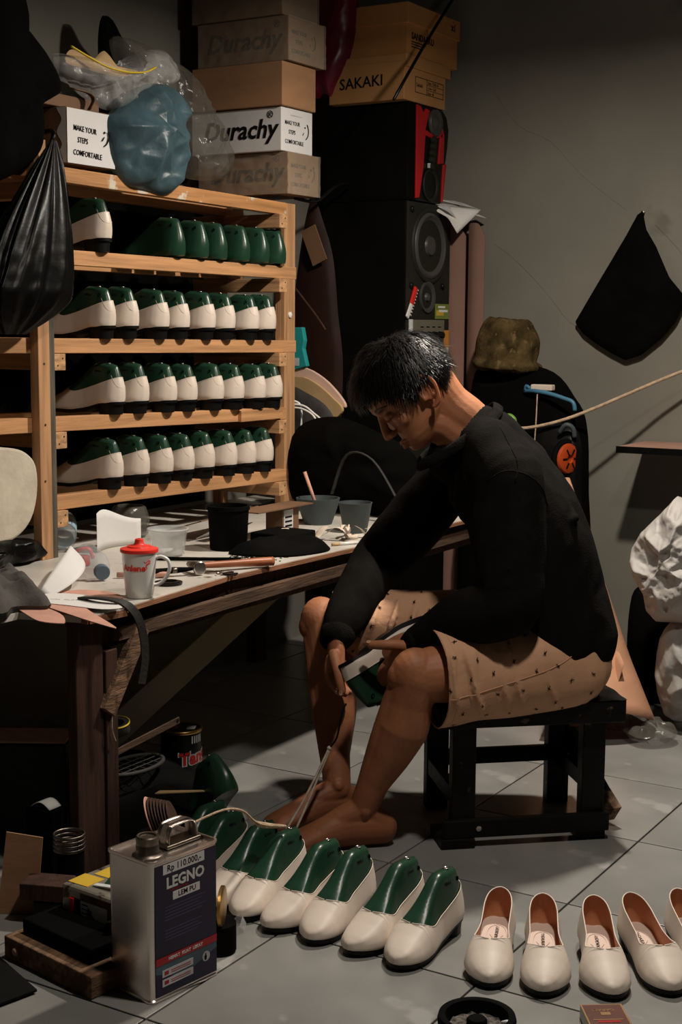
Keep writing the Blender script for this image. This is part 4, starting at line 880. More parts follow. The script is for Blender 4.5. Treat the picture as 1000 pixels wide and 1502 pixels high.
# cartons on the red speaker
t = thing('carton', 'tan shoe carton with black lettering standing on the red speaker', 'box', (-2.44, 4.3, 1.843), group='cartons on the speakers')
b_ = MB().box(-2.585, -2.300, 4.150, 4.440, 1.8435, 1.965).build('body', 'cardtan', t, bevel=.002)
MB().box(-2.590, -2.293, 4.152, 4.465, 1.948, 1.988).build('lid', 'cardtan', t, bevel=.002)
text('lettering', 'SAKAKI', .050, 'ink', t, (-2.545, 4.1492, 1.888), (1, 0, .03), (0, 0, 1), ext=.0003, bold=.0006, sx=1.0)
fr = MB()
for (a, b2, c_, d_) in ((4.225, 4.425, 1.875, 1.877), (4.225, 4.425, 1.924, 1.926), (4.225, 4.2275, 1.875, 1.926), (4.4225, 4.425, 1.875, 1.926), (4.305, 4.307, 1.875, 1.926), (4.305, 4.425, 1.891, 1.8925), (4.305, 4.425, 1.908, 1.9095)):
    fr.box(-2.3002, -2.2992, a, b2, c_, d_)
fr.build('printed_frame', 'ink', t)
text('lettering', 'Sakaki', .018, 'ink', t, (-2.2992, 4.232, 1.895), (0, 1, 0), (0, 0, 1), ext=.0002)
for k, s_ in enumerate(('Style  T10B-18', 'Color  LGP', 'Sizes  40')): text('lettering', s_, .0125, 'ink', t, (-2.2992, 4.312, 1.912-.0165*k), (0, 1, 0), (0, 0, 1), ext=.0002)
t = thing('carton', 'orange shoe carton with lid on top of the tan carton at the frame top', 'box', (-2.44, 4.33, 1.989), group='cartons on the speakers')
MB().box(-2.545, -2.300, 4.168, 4.525, 1.989, 2.118).build('body', 'cardorange', t, bevel=.002)
MB().box(-2.552, -2.294, 4.160, 4.532, 2.085, 2.150).build('lid', 'cardorange', t, bevel=.002)
text('lettering', 'SANDALKU', .030, 'ink', t, (-2.2992, 4.195, 2.040), (0, 1, 0), (0, 0, 1), ext=.0002, bold=.0006)
for k in range(3): MB().box(-2.3, -2.2992, 4.195, 4.295-.02*k, 2.030-.008*k, 2.033-.008*k).build('small_print', 'ink', t)
text('lettering', 'x1', .034, 'ink', t, (-2.2934, 4.465, 2.110), (0, 1, 0), (0, 0, 1), ext=.0002, bold=.001)
MB().tube([(-2.2992, 4.30, 2.060), (-2.2992, 4.305, 2.072), (-2.2992, 4.299, 2.082), (-2.2992, 4.303, 2.088)], .0012, 5).build('steam_mark', 'carddark', t)
# black pole running up in front of the boxes
o = MB().tube([(-2.18, 3.87, 1.795), (-2.19, 4.07, 1.98), (-2.19, 4.27, 2.165), (-2.19, 4.40, 2.28)], .005, 8, 2).build('aerial_rod', 'blackgloss', None, smooth=True); tag(o, 'thin black rod slanting across the orange and tan cartons', 'rod')
o = MB().tube([(-2.40, 3.66, 1.494), (-2.395, 3.74, 1.490), (-2.40, 3.80, 1.50), (-2.41, 3.90, 1.545), (-2.44, 4.02, 1.57), (-2.50, 4.16, 1.58)], .005, 8, 5).build('black_cable', 'blackgloss', None, smooth=True); tag(o, 'black cable running from under the taped carton to the speaker', 'cable')

# ================================================================ BETWEEN RACK AND SPEAKER
t = thing('guitar', 'dark brown guitar shaped instrument leaning in the gap behind the rack', 'guitar', (-2.53, 3.95, .6))
pillow([(-2.54, 1.53), (-2.50, 1.45), (-2.46, 1.33), (-2.44, 1.15), (-2.42, .95), (-2.46, .62), (-2.64, .62), (-2.66, .95), (-2.62, 1.15), (-2.58, 1.40)], .03, (0, 3.98, 0), (1, 0, 0), (0, 0, 1), (0, -1, 0), nr=8, crump=(.0, 3)).build('body', 'guitarwood', t, smooth=True)
MB().obox((-2.505, 3.935, 1.37), (.42, 0, -1), (1, 0, .42), (0, 1, 0), .06, .028, .003).build('paper_patch', 'carddark', t)
o = MB().tube([(-2.52, 3.82, 1.25), (-2.44, 3.84, 1.15), (-2.40, 3.84, 1.10)], .003, 6, 2).build('thin_stick', 'brownwood', None); tag(o, 'thin brown stick leaning behind the right post of the rack', 'stick')
t = thing('teal_packet', 'teal plastic packet clipped beside the right post of the rack', 'packet', (-2.50, 3.85, .97))
MB().prism([(-2.56, 1.105), (-2.492, 1.108), (-2.484, 1.066), (-2.489, 1.040), (-2.474, .984), (-2.56, .962)], (0, 3.845, 0), (1, 0, 0), (0, 0, 1), (0, 1, 0), .02).build('pack', 'teal', t, bevel=.003)
MB().box(-2.522, -2.503, 3.8435, 3.845, .985, 1.010).build('barcode_label', 'leaflet', t)
t = thing('leather_upper_pieces', 'rose and ochre leather pieces clamped over the rack end', 'leather', (-2.42, 3.85, .9))
MB().prism([(p.x, p.y) for p in spline([Vector((a, b_, 0)) for a, b_ in [(-2.56,.945),(-2.482,.950),(-2.417,.920),(-2.370,.885),(-2.340,.860),(-2.342,.839),(-2.388,.814),(-2.444,.856),(-2.56,.925)]], 3, True)], (0, 3.84, 0), (1, 0, 0), (0, 0, 1), (0, 1, 0), .012).build('ochre_piece', 'ochre', t, bevel=.002)
MB().prism([(p.x, p.y) for p in spline([Vector((a, b_, 0)) for a, b_ in [(-2.56,.985),(-2.482,.978),(-2.417,.948),(-2.367,.907),(-2.335,.869),(-2.344,.858),(-2.42,.915),(-2.482,.945),(-2.56,.92)]], 3, True)], (0, 3.853, 0), (1, 0, 0), (0, 0, 1), (0, 1, 0), .012).build('rose_piece', 'rose', t, bevel=.002)
t = thing('charger_cable', 'white cable with plug looped over the right post of the rack', 'cable', (-2.38, 3.70, .8))
Y_ = 3.695
MB().tube([(-2.44, 3.68, .885), (-2.405, Y_, .875), (-2.395, Y_, .84), (-2.398, Y_, .79), (-2.392, Y_, .745), (-2.368, Y_, .712), (-2.352, Y_, .700), (-2.340, Y_, .712), (-2.318, Y_, .755), (-2.305, Y_, .792), (-2.318, Y_, .822), (-2.35, Y_, .845), (-2.39, Y_, .868), (-2.44, 3.68, .872)], .0033, 8, 5).build('cable', 'whitecable', t, smooth=True)
MB().tube([(-2.43, 3.68, .862), (-2.385, Y_-.01, .858), (-2.345, Y_-.01, .838), (-2.330, Y_-.01, .805), (-2.334, Y_-.01, .775), (-2.345, Y_-.01, .760)], .0033, 8, 5).build('cable', 'whitecable', t, smooth=True)
pg = MB().tube([(-2.343, Y_-.012, .768), (-2.350, Y_-.012, .752), (-2.360, Y_-.012, .720), (-2.366, Y_-.012, .708)], [.004, .008, .011, .009], 12, 3).build('plug', 'whitecable', t, smooth=True)
for q in (-.005, .005): MB().tube([(-2.366+q, Y_-.012, .708), (-2.371+q, Y_-.012, .688)], .0018, 6, 1).build('prong', 'steel', pg)
t = thing('black_backpack', 'black padded bag hanging behind the white cable', 'bag', (-2.35, 3.85, .6))
pillow([(-2.60, .92), (-2.42, .89), (-2.34, .80), (-2.30, .70), (-2.34, .60), (-2.62, .58)], .05, (0, 3.86, 0), (1, 0, 0), (0, 0, 1), (0, -1, 0), nr=10, crump=(.01, 9)).build('bag', 'strap', t, smooth=True)
# ================================================================ BACK WALL
t = thing('board_sheet', 'tall mauve brown board standing on end behind the tall speaker', 'board', (-2.28, 4.53, .0), group='upright boards')
def bsheet(x0, x1, top, y, bow):
    mb = MB(); n_ = 14; vs = []; fs = []
    for i in range(n_+1):
        u = i/n_; x = x0+(x1-x0)*u; z = top - .05*max(0, (u-.45)/.55)**2.5*1.0; yy = y-bow*math.sin(PI*u)
        vs += [(x, yy, 0), (x, yy, z), (x, yy+.004, z), (x, yy+.004, 0)]
    for i in range(n_):
        for j in range(4): k = (j+1) % 4; fs.append((4*i+j, 4*i+k, 4*i+4+k, 4*i+4+j))
    fs += [(3, 2, 1, 0), tuple(4*n_+j for j in range(4))]
    return mb.add(vs, fs)
bsheet(-2.36, -2.250, 1.475, 4.515, .022).build('sheet', 'sheet', t, smooth=True, auto=40)
t = thing('board_sheet', 'narrow mauve brown board with rounded top corner beside the first board', 'board', (-2.22, 4.53, .0), group='upright boards')
bsheet(-2.248, -2.186, 1.470, 4.535, .012).build('sheet', 'sheet', t, smooth=True, auto=40)
# black bag on the wall
t = thing('wall_bag', 'black plastic bag hung by one corner on the back wall', 'bag', (-1.66, 4.55, 1.0))
pillow([(-1.633,1.493),(-1.62,1.434),(-1.584,1.377),(-1.536,1.277),(-1.487,1.222),(-1.483,1.189),(-1.509,1.134),(-1.554,1.079),(-1.623,1.023),(-1.677,1.005),(-1.73,1.03),(-1.778,1.057),(-1.828,1.091),(-1.86,1.13),(-1.829,1.182),(-1.782,1.261),(-1.735,1.338),(-1.689,1.414),(-1.651,1.483)],
       .022, (0, YW-.028, 0), (1, 0, 0), (0, 0, 1), (0, -1, 0), nr=16, nseg=120, crump=(.006, 10), ridge=.004, smooth=1).build('bag', 'blackcloth', t, smooth=True)
MB().lathe([(0, 0), (.003, 0), (.003, .018), (.006, .019), (0, .021)], (-1.638, YW, 1.490), 10, (0, -1, 0)).build('nail', 'darksteel', t)
# hat on black rucksack
t = thing('bucket_hat', 'olive camouflage bucket hat sitting on the black rucksack', 'hat', (-2.04, 4.42, .97))
def hatp(u, v):
    a = 2*PI*u; prof = [(.092, -.010), (.118, -.002), (.120, .012), (.106, .030), (.106, .055), (.103, .09), (.096, .125), (.084, .150), (.064, .166), (.040, .160), (.001, .146)]
    q = v*(len(prof)-1); i = min(int(q), len(prof)-2); f = q-i; r = prof[i][0]*(1-f)+prof[i+1][0]*f; z = prof[i][1]*(1-f)+prof[i+1][1]*f
    n_ = noise.noise(Vector((math.cos(a)*2.5, math.sin(a)*2.5, v*5)))
    return (-2.045 + r*math.cos(a)*(1+.10*n_) + .03*z, 4.43+r*math.sin(a)*.9*(1+.1*n_), .975+z+.008*n_-.10*(r*math.cos(a))*.6)
MB().grid(hatp, 56, 34, True).build('hat', 'straw', t, smooth=True)
t = thing('rucksack', 'large black rucksack standing against the back wall', 'bag', (-1.97, 4.42, 0))
pillow([(-2.19, .02), (-1.74, .02), (-1.74, .55), (-1.755, .80), (-1.80, .885), (-1.86, .955), (-1.95, .985), (-2.10, .99), (-2.17, .95), (-2.19, .7)], .10, (0, 4.44, 0), (1, 0, 0), (0, 0, 1), (0, -1, 0), nr=14, crump=(.010, 6)).build('bag', 'blackcloth', t, smooth=True)
pillow([(-1.92, .50), (-1.75, .50), (-1.735, .62), (-1.745, .76), (-1.80, .80), (-1.90, .78)], .04, (0, 4.36, 0), (1, 0, 0), (0, 0, 1), (0, -1, 0), nr=8, crump=(.006, 8)).build('side_pocket', 'blackgloss', t, smooth=True)
t = thing('orange_wheel', 'round orange toy wheel at the side of the black rucksack', 'wheel', (-1.775, 4.30, .69))
wh = MB().lathe([(0, .004), (.012, .004), (.014, .012), (.036, .012), (.046, .008), (.050, 0), (.050, -.012), (0, -.012)], (-1.768, 4.318, .690), 30, (.93, -.36, 0)).build('disc', 'orangeplastic', t, smooth=True, auto=40)
wN = Vector((.93, -.36, 0)).normalized(); wT = Vector((.36, .93, 0)).normalized(); wc = Vector((-1.768, 4.318, .690))
for k in range(6):
    a = k*PI/3; rd = wT*math.cos(a)+Vector((0, 0, 1))*math.sin(a)
    MB().obox(wc + wN*.0125 + rd*.025, rd, wN.cross(rd), wN, .010, .003, .001).build('spoke_slot', 'ink', wh)
MB().lathe([(.050, 0), (.062, -.002), (.064, -.012), (.050, -.016), (.050, 0)], (-1.768, 4.318, .690), 30, (.93, -.36, 0)).build('tyre', 'black', t, smooth=True)
# hanger
t = thing('coat_hanger', 'blue plastic hanger hooked over the rucksack, strung with thread', 'hanger', (-1.85, 4.36, .88))
MB().tube([(-1.945, 4.36, .903), (-1.90, 4.34, .905), (-1.85, 4.34, .898), (-1.80, 4.34, .885), (-1.765, 4.34, .872), (-1.757, 4.34, .845)], .007, 10, 4).build('bar', 'bluehang', t, smooth=True)
MB().tube([(-1.94, 4.355, .905), (-1.935, 4.35, .920), (-1.92, 4.35, .912)], .006, 8, 3).build('end_hook', 'bluehang', t, smooth=True)
o = MB().box(-1.918, -1.842, 4.345, 4.375, .906, .926).build('clothes_clip', 'leatherscrap', None, bevel=.004); tag(o, 'small beige clip lying on the blue hanger', 'clip')
o = MB().tube([(-1.888, 4.335, .895), (-1.884, 4.32, .80), (-1.888, 4.315, .68), (-1.892, 4.315, .60)], .0022, 6, 3).build('thin_string', 'rope', None); tag(o, 'thin pale string hanging straight down from the blue hanger', 'string')
o = MB().tube([(-1.99, 4.325, .775), (-2.0, 4.32, .80), (-1.985, 4.32, .82), (-1.965, 4.32, .812), (-1.960, 4.322, .785), (-1.965, 4.325, .76)], .009, 10, 5).build('plastic_hook', 'lime', None, smooth=True); tag(o, 'light green plastic hook holding the rope end', 'hook')
o = MB().tube([(-1.985, 4.315, .790), (-1.94, 4.315, .782), (-1.88, 4.32, .790), (-1.80, 4.33, .812), (-1.72, 4.36, .845), (-1.60, 4.42, .905), (-1.50, 4.47, .955), (-1.35, 4.52, 1.02), (-1.1, 4.55, 1.12)], .0055, 8, 5).build('rope', 'rope', None, smooth=True); tag(o, 'beige rope sagging across the back wall above the white sack', 'rope')
o = MB().tube([(-1.80, 4.32, .772), (-1.775, 4.31, .80), (-1.755, 4.32, .79), (-1.752, 4.33, .76)], .008, 8, 4).build('handle_loop', 'greyblue', None, smooth=True); tag(o, 'grey loop handle on the side of the rucksack', 'handle')
# narrow wall table at the right edge
t = thing('wall_table', 'narrow dark edged table top reaching in from the right edge', 'table', (-1.2, 4.45, 0))
MB().box(-1.605, -.55, 4.325, 4.59, .722, .738).build('tabletop', 'tabletopdark', t, bevel=.001)
MB().box(-1.606, -.55, 4.319, 4.325, .718, .739).build('front_edge', 'black', t)
MB().box(-.62, -.58, 4.36, 4.40, 0, .722).build('leg', 'brownwood', t); MB().box(-.62, -.58, 4.54, 4.58, 0, .722).build('leg', 'brownwood', t)
# sacks, paper cone, film
t = thing('woven_sack', 'upright crumpled white woven sack at the right edge', 'sack', (-1.17, 3.8, .3))
pillow([(-1.23,.656),(-1.182,.640),(-1.12,.615),(-1.07,.56),(-1.05,.43),(-1.08,.34),(-1.16,.305),(-1.27,.300),(-1.3,.325),(-1.31,.372),(-1.341,.418),(-1.356,.464),(-1.353,.503),(-1.324,.553),(-1.286,.593),(-1.267,.613)],
       .10, (0, 3.80, 0), (1, 0, 0), (0, 0, 1), (0, -1, 0), nr=34, nseg=200, crump=(.020, 12), ridge=.036, seed=2, smooth=1).build('sack', 'sack', t, smooth=True)
t = thing('full_sack', 'full greyish white sack slumped on the floor at the right edge', 'sack', (-1.15, 3.8, 0))
pillow([(-1.275,.251),(-1.235,.31),(-1.155,.35),(-1.05,.34),(-.98,.25),(-.97,.10),(-1.03,.012),(-1.22,.012),(-1.262,.05),(-1.285,.144)],
       .13, (0, 3.85, 0), (1, 0, 0), (0, 0, 1), (0, -1, 0), nr=28, nseg=160, crump=(.014, 9), ridge=.026, seed=4, smooth=2).build('sack', 'sack2', t, smooth=True)
t = thing('dark_shoe_bag', 'black bundle in the shadow between the paper roll and the sacks', 'bag', (-1.38, 4.0, 0))
pillow([(-1.43,.32),(-1.388,.352),(-1.33,.30),(-1.28,.20),(-1.28,.05),(-1.30,.01),(-1.42,.01),(-1.44,.15)], .05, (0, 4.02, 0), (1, 0, 0), (0, 0, 1), (0, -1, 0), nr=8, crump=(.01, 9)).build('bundle', 'blackcloth', t, smooth=True)
# kraft paper rolled into a cone leaning on the wall
t = thing('paper_roll', 'large sheet of tan paper rolled into a cone leaning behind the stool', 'paper', (-1.45, 3.85, 0))
def cone(u, v):                                    # v along the length from the floor to the tip, u round the roll
    a = -2.3 + 5.2*u; base = Vector((-1.430, 3.66, .0)); tip = Vector((-1.640, 4.00, .66)); A_ = (tip-base).normalized()
    U1 = Vector((.80, .55, 0)); U1 = (U1 - A_*U1.dot(A_)).normalized(); U2 = A_.cross(U1)
    r = (.185*(1-v)**1.0 + .010) * (1 - .06*u)
    flare = Vector((.045*math.cos(a), .045*math.sin(a), 0))*max(0, .25-v)*1.4
    p = base.lerp(tip, v) + (U1*math.cos(a) + U2*math.sin(a))*r + flare
    zc = .006 + .02*abs(math.sin(1.6*a)) 
    return (p.x, p.y, max(p.z, zc*(1 if v < .12 else 0)+.002))
MB().grid(cone, 60, 26).build('roll', 'kraft', t, smooth=True, solid=.0014)
flap = [(-1.40, 3.66), (-1.30, 3.47), (-1.27, 3.50), (-1.245, 3.62), (-1.25, 3.72)]
MB().grid(lambda u, v: ((-1.452+.10*u*(1-.3*v))+.075*v, 3.70-.10*u+.03*v-.05*math.sin(PI*u)*(1-v), .002+.205*v+.02*math.sin(PI*u)), 12, 12).build('loose_flap', 'kraft', t, smooth=True, solid=.0014)
t = thing('film_sheet', 'crumpled clear film lying on the floor beside the paper roll', 'plastic', (-1.28, 3.80, 0))
pillow([(-1.34, 3.66), (-1.24, 3.56), (-1.17, 3.60), (-1.16, 3.66), (-1.20, 3.70), (-1.30, 3.74)], .022, (0, 0, .030), (1, 0, 0), (0, 1, 0), (0, 0, 1), nr=14, nseg=90, crump=(.024, 16), ridge=.014).build('film', 'cleardark', t, smooth=True)
t = thing('kraft_box', 'low tan cardboard box lying on the floor behind the stool', 'box', (-1.55, 3.85, 0))
MB().box(-1.62, -1.42, 3.66, 3.80, .001, .075).build('body', 'kraft', t, bevel=.002)
t = thing('cardboard_strip', 'flat brown cardboard strip on the floor behind the stool', 'cardboard', (-1.75, 3.6, 0))
MB().obox((-1.70, 3.62, .02), (1, -.15, 0), (.15, 1, 0), (0, 0, 1), .09, .012, .018).build('strip', 'card', t, bevel=.001)

# ================================================================ STOOL
st = thing('low_stool', 'low black paint-splattered wooden stool under the seated man', 'stool', cw(.39, 3.12), TH+math.radians(10))
I = FR[st.name].inverted()
def sbx(nm, x0, x1, y0, y1, z0, z1, m_='blackwood', **k): return MB().box(x0, x1, y0, y1, z0, z1).build(nm, m_, st, world=False, bevel=.003, **k)
W2, D2 = .172, .135
sbx('seat', -.215, .205, -.165, .155, .268, .318)
for sx_, sy_ in ((-1, -1), (1, -1), (1, 1), (-1, 1)):
    sbx('leg', min(sx_*W2, sx_*(W2-.052)), max(sx_*W2, sx_*(W2-.052)), min(sy_*D2, sy_*(D2-.035)), max(sy_*D2, sy_*(D2-.035)), 0 if sy_ > 0 else .004, .268)
fr_ = sbx('front_rail', -.195, .178, -.155, -.136, .022, .062)
sbx('back_rail', -.165, .165, .118, .136, .098, .135); sbx('side_rail', .150, .170, -.13, .13, .085, .125); sbx('side_rail', -.170, -.150, -.13, .13, .085, .125)
sbx('foot_block', -.200, -.125, -.158, -.05, 0, .022); sbx('foot_block', .110, .175, -.14, -.08, .0, .022)
MB().beam((.168, .10, .17), (.215, -.07, .035), .022, .045).build('brace', 'blackwood', st, world=False, bevel=.002)
MB().beam((.205, -.035, .062), (.218, -.078, .030), .024, .046).build('brace_end', 'roughwood', st, world=False, bevel=.002)
MB().lathe([(0, .003), (.006, .002), (.006, 0)], (-.118, -.156, .044), 12, (0, -1, 0)).build('bolt', 'steel', fr_, world=False)
MB().grid(lambda u, v: (-.02+.225*u, -.168+.32*v, .3185+.006*noise.noise(Vector((u*5, v*6, 1)))+.010*math.sin(PI*u)*math.sin(PI*v)), 20, 20).build('seat_cover', 'blackgloss', st, world=False, smooth=True)
# ================================================================ FLOOR, FRONT LEFT
t = thing('glue_tin', 'tall square tin with navy label, cap and strap handle in front on the floor', 'tin', (-1.455, 1.825, 0))
a0 = Vector((-1.417, 1.738, 0)); a1 = Vector((-1.393, 1.890, 0)); lat = (a1-a0).normalized(); nrm = Vector((lat.y, -lat.x, 0)); dep = -nrm*.108
TW = (a1-a0).length; H_ = .243; cen = a0+lat*TW/2+dep/2
def tring(gx, z, rr=.010):
    out = []
    hw, hd_ = TW/2+gx, .054+gx
    for (sx_, sy_, s0) in ((1, 1, 0), (-1, 1, 1), (-1, -1, 2), (1, -1, 3)):
        for k in range(6): a = (s0+k/5)*PI/2; out.append(cen + lat*(sx_*(hw-rr)+rr*math.cos(a)) + nrm*(sy_*(hd_-rr)+rr*math.sin(a)) + Vector((0, 0, z)))
    return out
mb = MB(); R_ = [tring(.0, 0), tring(.0018, .001), tring(.0018, .004), tring(0, .006), tring(-.0005, .06), tring(-.0009, .12), tring(-.0005, .18), tring(0, H_-.006), tring(.0018, H_-.004), tring(.0018, H_), tring(-.0015, H_), tring(-.0022, H_-.007)]
for i, r_ in enumerate(R_): mb.v += [tuple(p) for p in r_]
n_ = 24
for i in range(len(R_)-1):
    for k in range(n_): k2 = (k+1) % n_; mb.f.append((i*n_+k, i*n_+k2, (i+1)*n_+k2, (i+1)*n_+k))
mb.f.append(tuple((len(R_)-1)*n_+k for k in range(n_))); mb.f.append(tuple(range(n_))[::-1])
mb.build('body', 'tin', t, smooth=True, auto=35)
face = lambda u, z, e=.0006: a0 + lat*(TW*u) + nrm*e + Vector((0, 0, z))
def fbox(nm, u0, u1, z0, z1, m_, e=.0006, par=None): 
    c_ = (face(u0, z0, e)+face(u1, z1, e))/2; return MB().obox(c_, lat, (0, 0, 1), nrm, TW*(u1-u0)/2, (z1-z0)/2, .0003).build(nm, m_, par or t)
lb = fbox('label', .055, .965, .009, .234, 'navy')
fbox('label_band', .055, .965, .009, .069, 'bluegrey', .0009, lb)
mb = MB().prism([(.0, .009), (TW*.91, .009), (TW*.91, .052), (TW*.40, .028), (0, .05)], face(.055, 0, .0012), lat, (0, 0, 1), nrm, .0003).build('label_band', 'navy', lb)
fbox('red_band', .055, .965, .063, .0755, 'redprint', .0016, lb)
def ftext(s_, u, z, size, m_, e=.0018, bold=0, sx=1): return text('lettering', s_, size, m_, lb, face(u, z, e), lat, (0, 0, 1), ext=.0002, bold=bold, sx=sx)
fbox('price_label', .17, .78, .2165, .2335, 'paper', .0012, lb); ftext('Rp 110.000,-', .225, .2205, .0155, 'ink', .0017, .0001, .98)
ftext('LEGNO', .215, .191, .0262, 'paper', .0012, .0008, 1.0)
ftext('LEM SERBA GUNA', .27, .1845, .0052, 'redprint', .0012)
fbox('product_label', .31, .71, .168, .1820, 'paper', .0012, lb); ftext('LEM PU', .385, .1715, .0125, 'ink', .0017, .0001)
for k in range(5): fbox('small_print', .19, .80-.05*(k % 3), .158-.0055*k, .1600-.0055*k, 'faint', .0010, lb)
for k in range(4): fbox('small_print', .19, .74-.06*(k % 2), .118-.0055*k, .1200-.0055*k, 'faint', .0010, lb)
ftext('HEMAT  KUAT  LEKAT', .235, .0668, .0075, 'paper', .0021, .0002, 1.05)
for k in range(2):
    b2 = fbox('info_box', .145, .60, .040-.0165*k, .0525-.0165*k, 'leaflet', .0016, lb); fbox('info_square', .175, .235, .0435-.0165*k, .0495-.0165*k, 'redprint', .0021, lb)
    for q in range(2): fbox('small_print', .27, .56, .0475-.0165*k-.0035*q, .0482-.0165*k-.0035*q, 'redprint', .0021, lb)
MB().lathe([(0, 0), (.0088, 0), (.0088, .0004), (0, .0004)], face(.80, .044, .0014), 24, nrm).build('round_mark', 'leaflet', lb)
MB().prism([(-.002, -.006), (.002, -.006), (.0028, .001), (.001, .002), (.0015, .0055), (-.001, .006), (-.0012, .002), (-.003, .001)], face(.79, .044, .0019), lat, (0, 0, 1), nrm, .0003).build('bin_figure', 'ink', lb)
ct_ = cen + Vector((0, 0, H_-.007)); cc = ct_ - lat*.042 + nrm*.008
MB().lathe([(.026, 0), (.026, .003), (.021, .006), (.0195, .010), (.0195, .020), (.0188, .0215), (.0192, .023), (.0192, .034), (.0175, .036), (.014, .0355), (.013, .033), (0, .033)], cc, 32).build('cap', 'darksteel', t, smooth=True, auto=40)
h0 = ct_ + lat*.002; h1 = ct_ + lat*.066
hs = spline([h0, h0+Vector((0, 0, .018)), h0+lat*.006+Vector((0, 0, .034)), h0+lat*.016+Vector((0, 0, .038)), h1-lat*.016+Vector((0, 0, .038)), h1-lat*.004+Vector((0, 0, .032)), h1+Vector((0, 0, .014)), h1], 5)
vs = []; fs = []
for i, p in enumerate(hs):
    tt = (hs[min(i+1, len(hs)-1)]-hs[max(i-1, 0)]).normalized(); up_ = nrm.cross(tt)
    for q, h in ((-1, .0015), (-.9, -.001), (-.45, -.001), (-.35, .0022), (.35, .0022), (.45, -.001), (.9, -.001), (1, .0015)): vs.append(p + nrm*q*.015 + up_*h)
for i in range(len(hs)-1):
    for j in range(7): fs.append((8*i+j, 8*i+j+1, 8*i+9+j, 8*i+8+j))
MB().add(vs, fs).build('handle', 'tin', t, smooth=True, auto=60, solid=.0012)
MB().obox(ct_ + lat*.034 + Vector((0, 0, .004)), lat, nrm, (0, 0, 1), .040, .018, .003).build('handle_plate', 'darksteel', t, bevel=.002)
# gold rimmed lid edge behind the tin
o = MB().lathe([(0, 0), (.034, 0), (.036, .001), (.036, .006), (.034, .007), (0, .007)], (-1.437, 1.955, .090), 30, (.90, .44, 0)).build('gold_lid', 'brass', None, smooth=True, auto=40); tag(o, 'gold rimmed round lid standing on edge behind the glue tin', 'lid')
bd = MB().lathe([(0, 0), (.030, 0), (.030, .05), (.0, .05)], (-1.445, 1.965, .004), 24).build('small_glue_pot', 'black', None, smooth=True, auto=40); tag(bd, 'small black glue pot hidden behind the glue tin', 'pot')
# string and brush from the tin handle
o = MB().tube([h1+Vector((0, 0, .024)), (-1.44, 1.97, .262), (-1.47, 2.07, .225), (-1.50, 2.15, .175), (-1.51, 2.20, .150), (-1.485, 2.24, .140)], [.0022, .0022, .0025, .004, .006, .003], 8, 4).build('twisted_twine', 'rope', None); tag(o, 'twisted brown twine stretched from the tin handle over the lasts', 'twine')
# old rusty tin
t = thing('rusty_tin', 'rust spattered rectangular tin with yellow top, behind the wooden block', 'tin', (-1.63, 1.88, 0))
q0 = Vector((-1.705, 1.838, 0)); q1 = Vector((-1.530, 1.822, 0)); la = (q1-q0).normalized(); nn = Vector((la.y, -la.x, 0)); LQ = (q1-q0).length
def qb(nm, u0, u1, z0, z1, m_, e=.0005, th=.0003, par=None, **k): c_ = q0+la*LQ*(u0+u1)/2+nn*e+Vector((0, 0, (z0+z1)/2)); return MB().obox(c_, la, (0, 0, 1), nn, LQ*(u1-u0)/2, (z1-z0)/2, th).build(nm, m_, par or t, **k)
MB().obox(q0+la*LQ/2-nn*.07+Vector((0, 0, .06)), la, (0, 0, 1), nn, LQ/2, .055, .07).build('body', 'rusttin', t, bevel=.006)
qb('brown_panel', .28, .985, .012, .108, 'grimy'); rp_ = qb('red_stripe', .13, .20, .035, .095, 'red', .002, .002, bevel=.0015)
qb('black_stripe', .20, .29, .030, .095, 'black', .001, .001)
pl_ = qb('paper_label', .29, .67, .030, .095, 'leaflet', .0012)
for k in range(6): qb('label_print', .31, .40+.02*(k % 3), .088-.008*k, .090-.008*k, 'ink', .0018, par=pl_)
for (u, z, r) in ((.42, .075, .010), (.47, .060, .013), (.55, .058, .011), (.45, .045, .008)): MB().prism([(r*(1+.35*math.sin(5*a+u*9))*math.cos(a)*.7, r*(1+.3*math.cos(3*a))*math.sin(a)) for a in np.linspace(0, 2*PI, 14, endpoint=False)], q0+la*LQ*u+nn*.0014+Vector((0, 0, z)), la, (0, 0, 1), nn, .0004).build('glue_stain', 'carddark', pl_)
MB().lathe([(.011, 0), (.013, .006), (.016, .007), (.017, .012), (.014, .014), (.012, .012), (.011, .004), (0, .004)], q0+la*LQ*.80+nn*.001+Vector((0, 0, .068)), 28, nn).build('spout', 'darksteel', t, smooth=True, auto=40)
for (u, v_, w_, l_, mm, az) in ((.16, .25, .024, .022, 'stickyellow', -.05), (.20, .62, .018, .022, 'stickyellow', -.05), (.42, .45, .016, .018, 'green', .4)):
    MB().obox(q0+la*LQ*u-nn*.14*v_+Vector((0, 0, .1155)), (math.cos(az), math.sin(az), 0), (-math.sin(az), math.cos(az), 0), (0, 0, 1), w_, l_, .0006).build('top_print', mm, t)
for k in range(7):
    o = MB().obox(q0+la*LQ*(.45+.07*k)-nn*(.03+.017*((k*5) % 6))+Vector((0, 0, .119+.0025*k)), (math.cos(k*1.3), math.sin(k*1.3), .1), (-math.sin(k*1.3), math.cos(k*1.3), 0), (0, 0, 1), .022, .006, .0015).build('glue_tube_scrap', 'darksteel' if k % 2 else 'leaflet', None, bevel=.001); tag(o, 'squeezed metallic scrap lying on top of the rusty tin', 'scrap', 'scraps on the rusty tin')
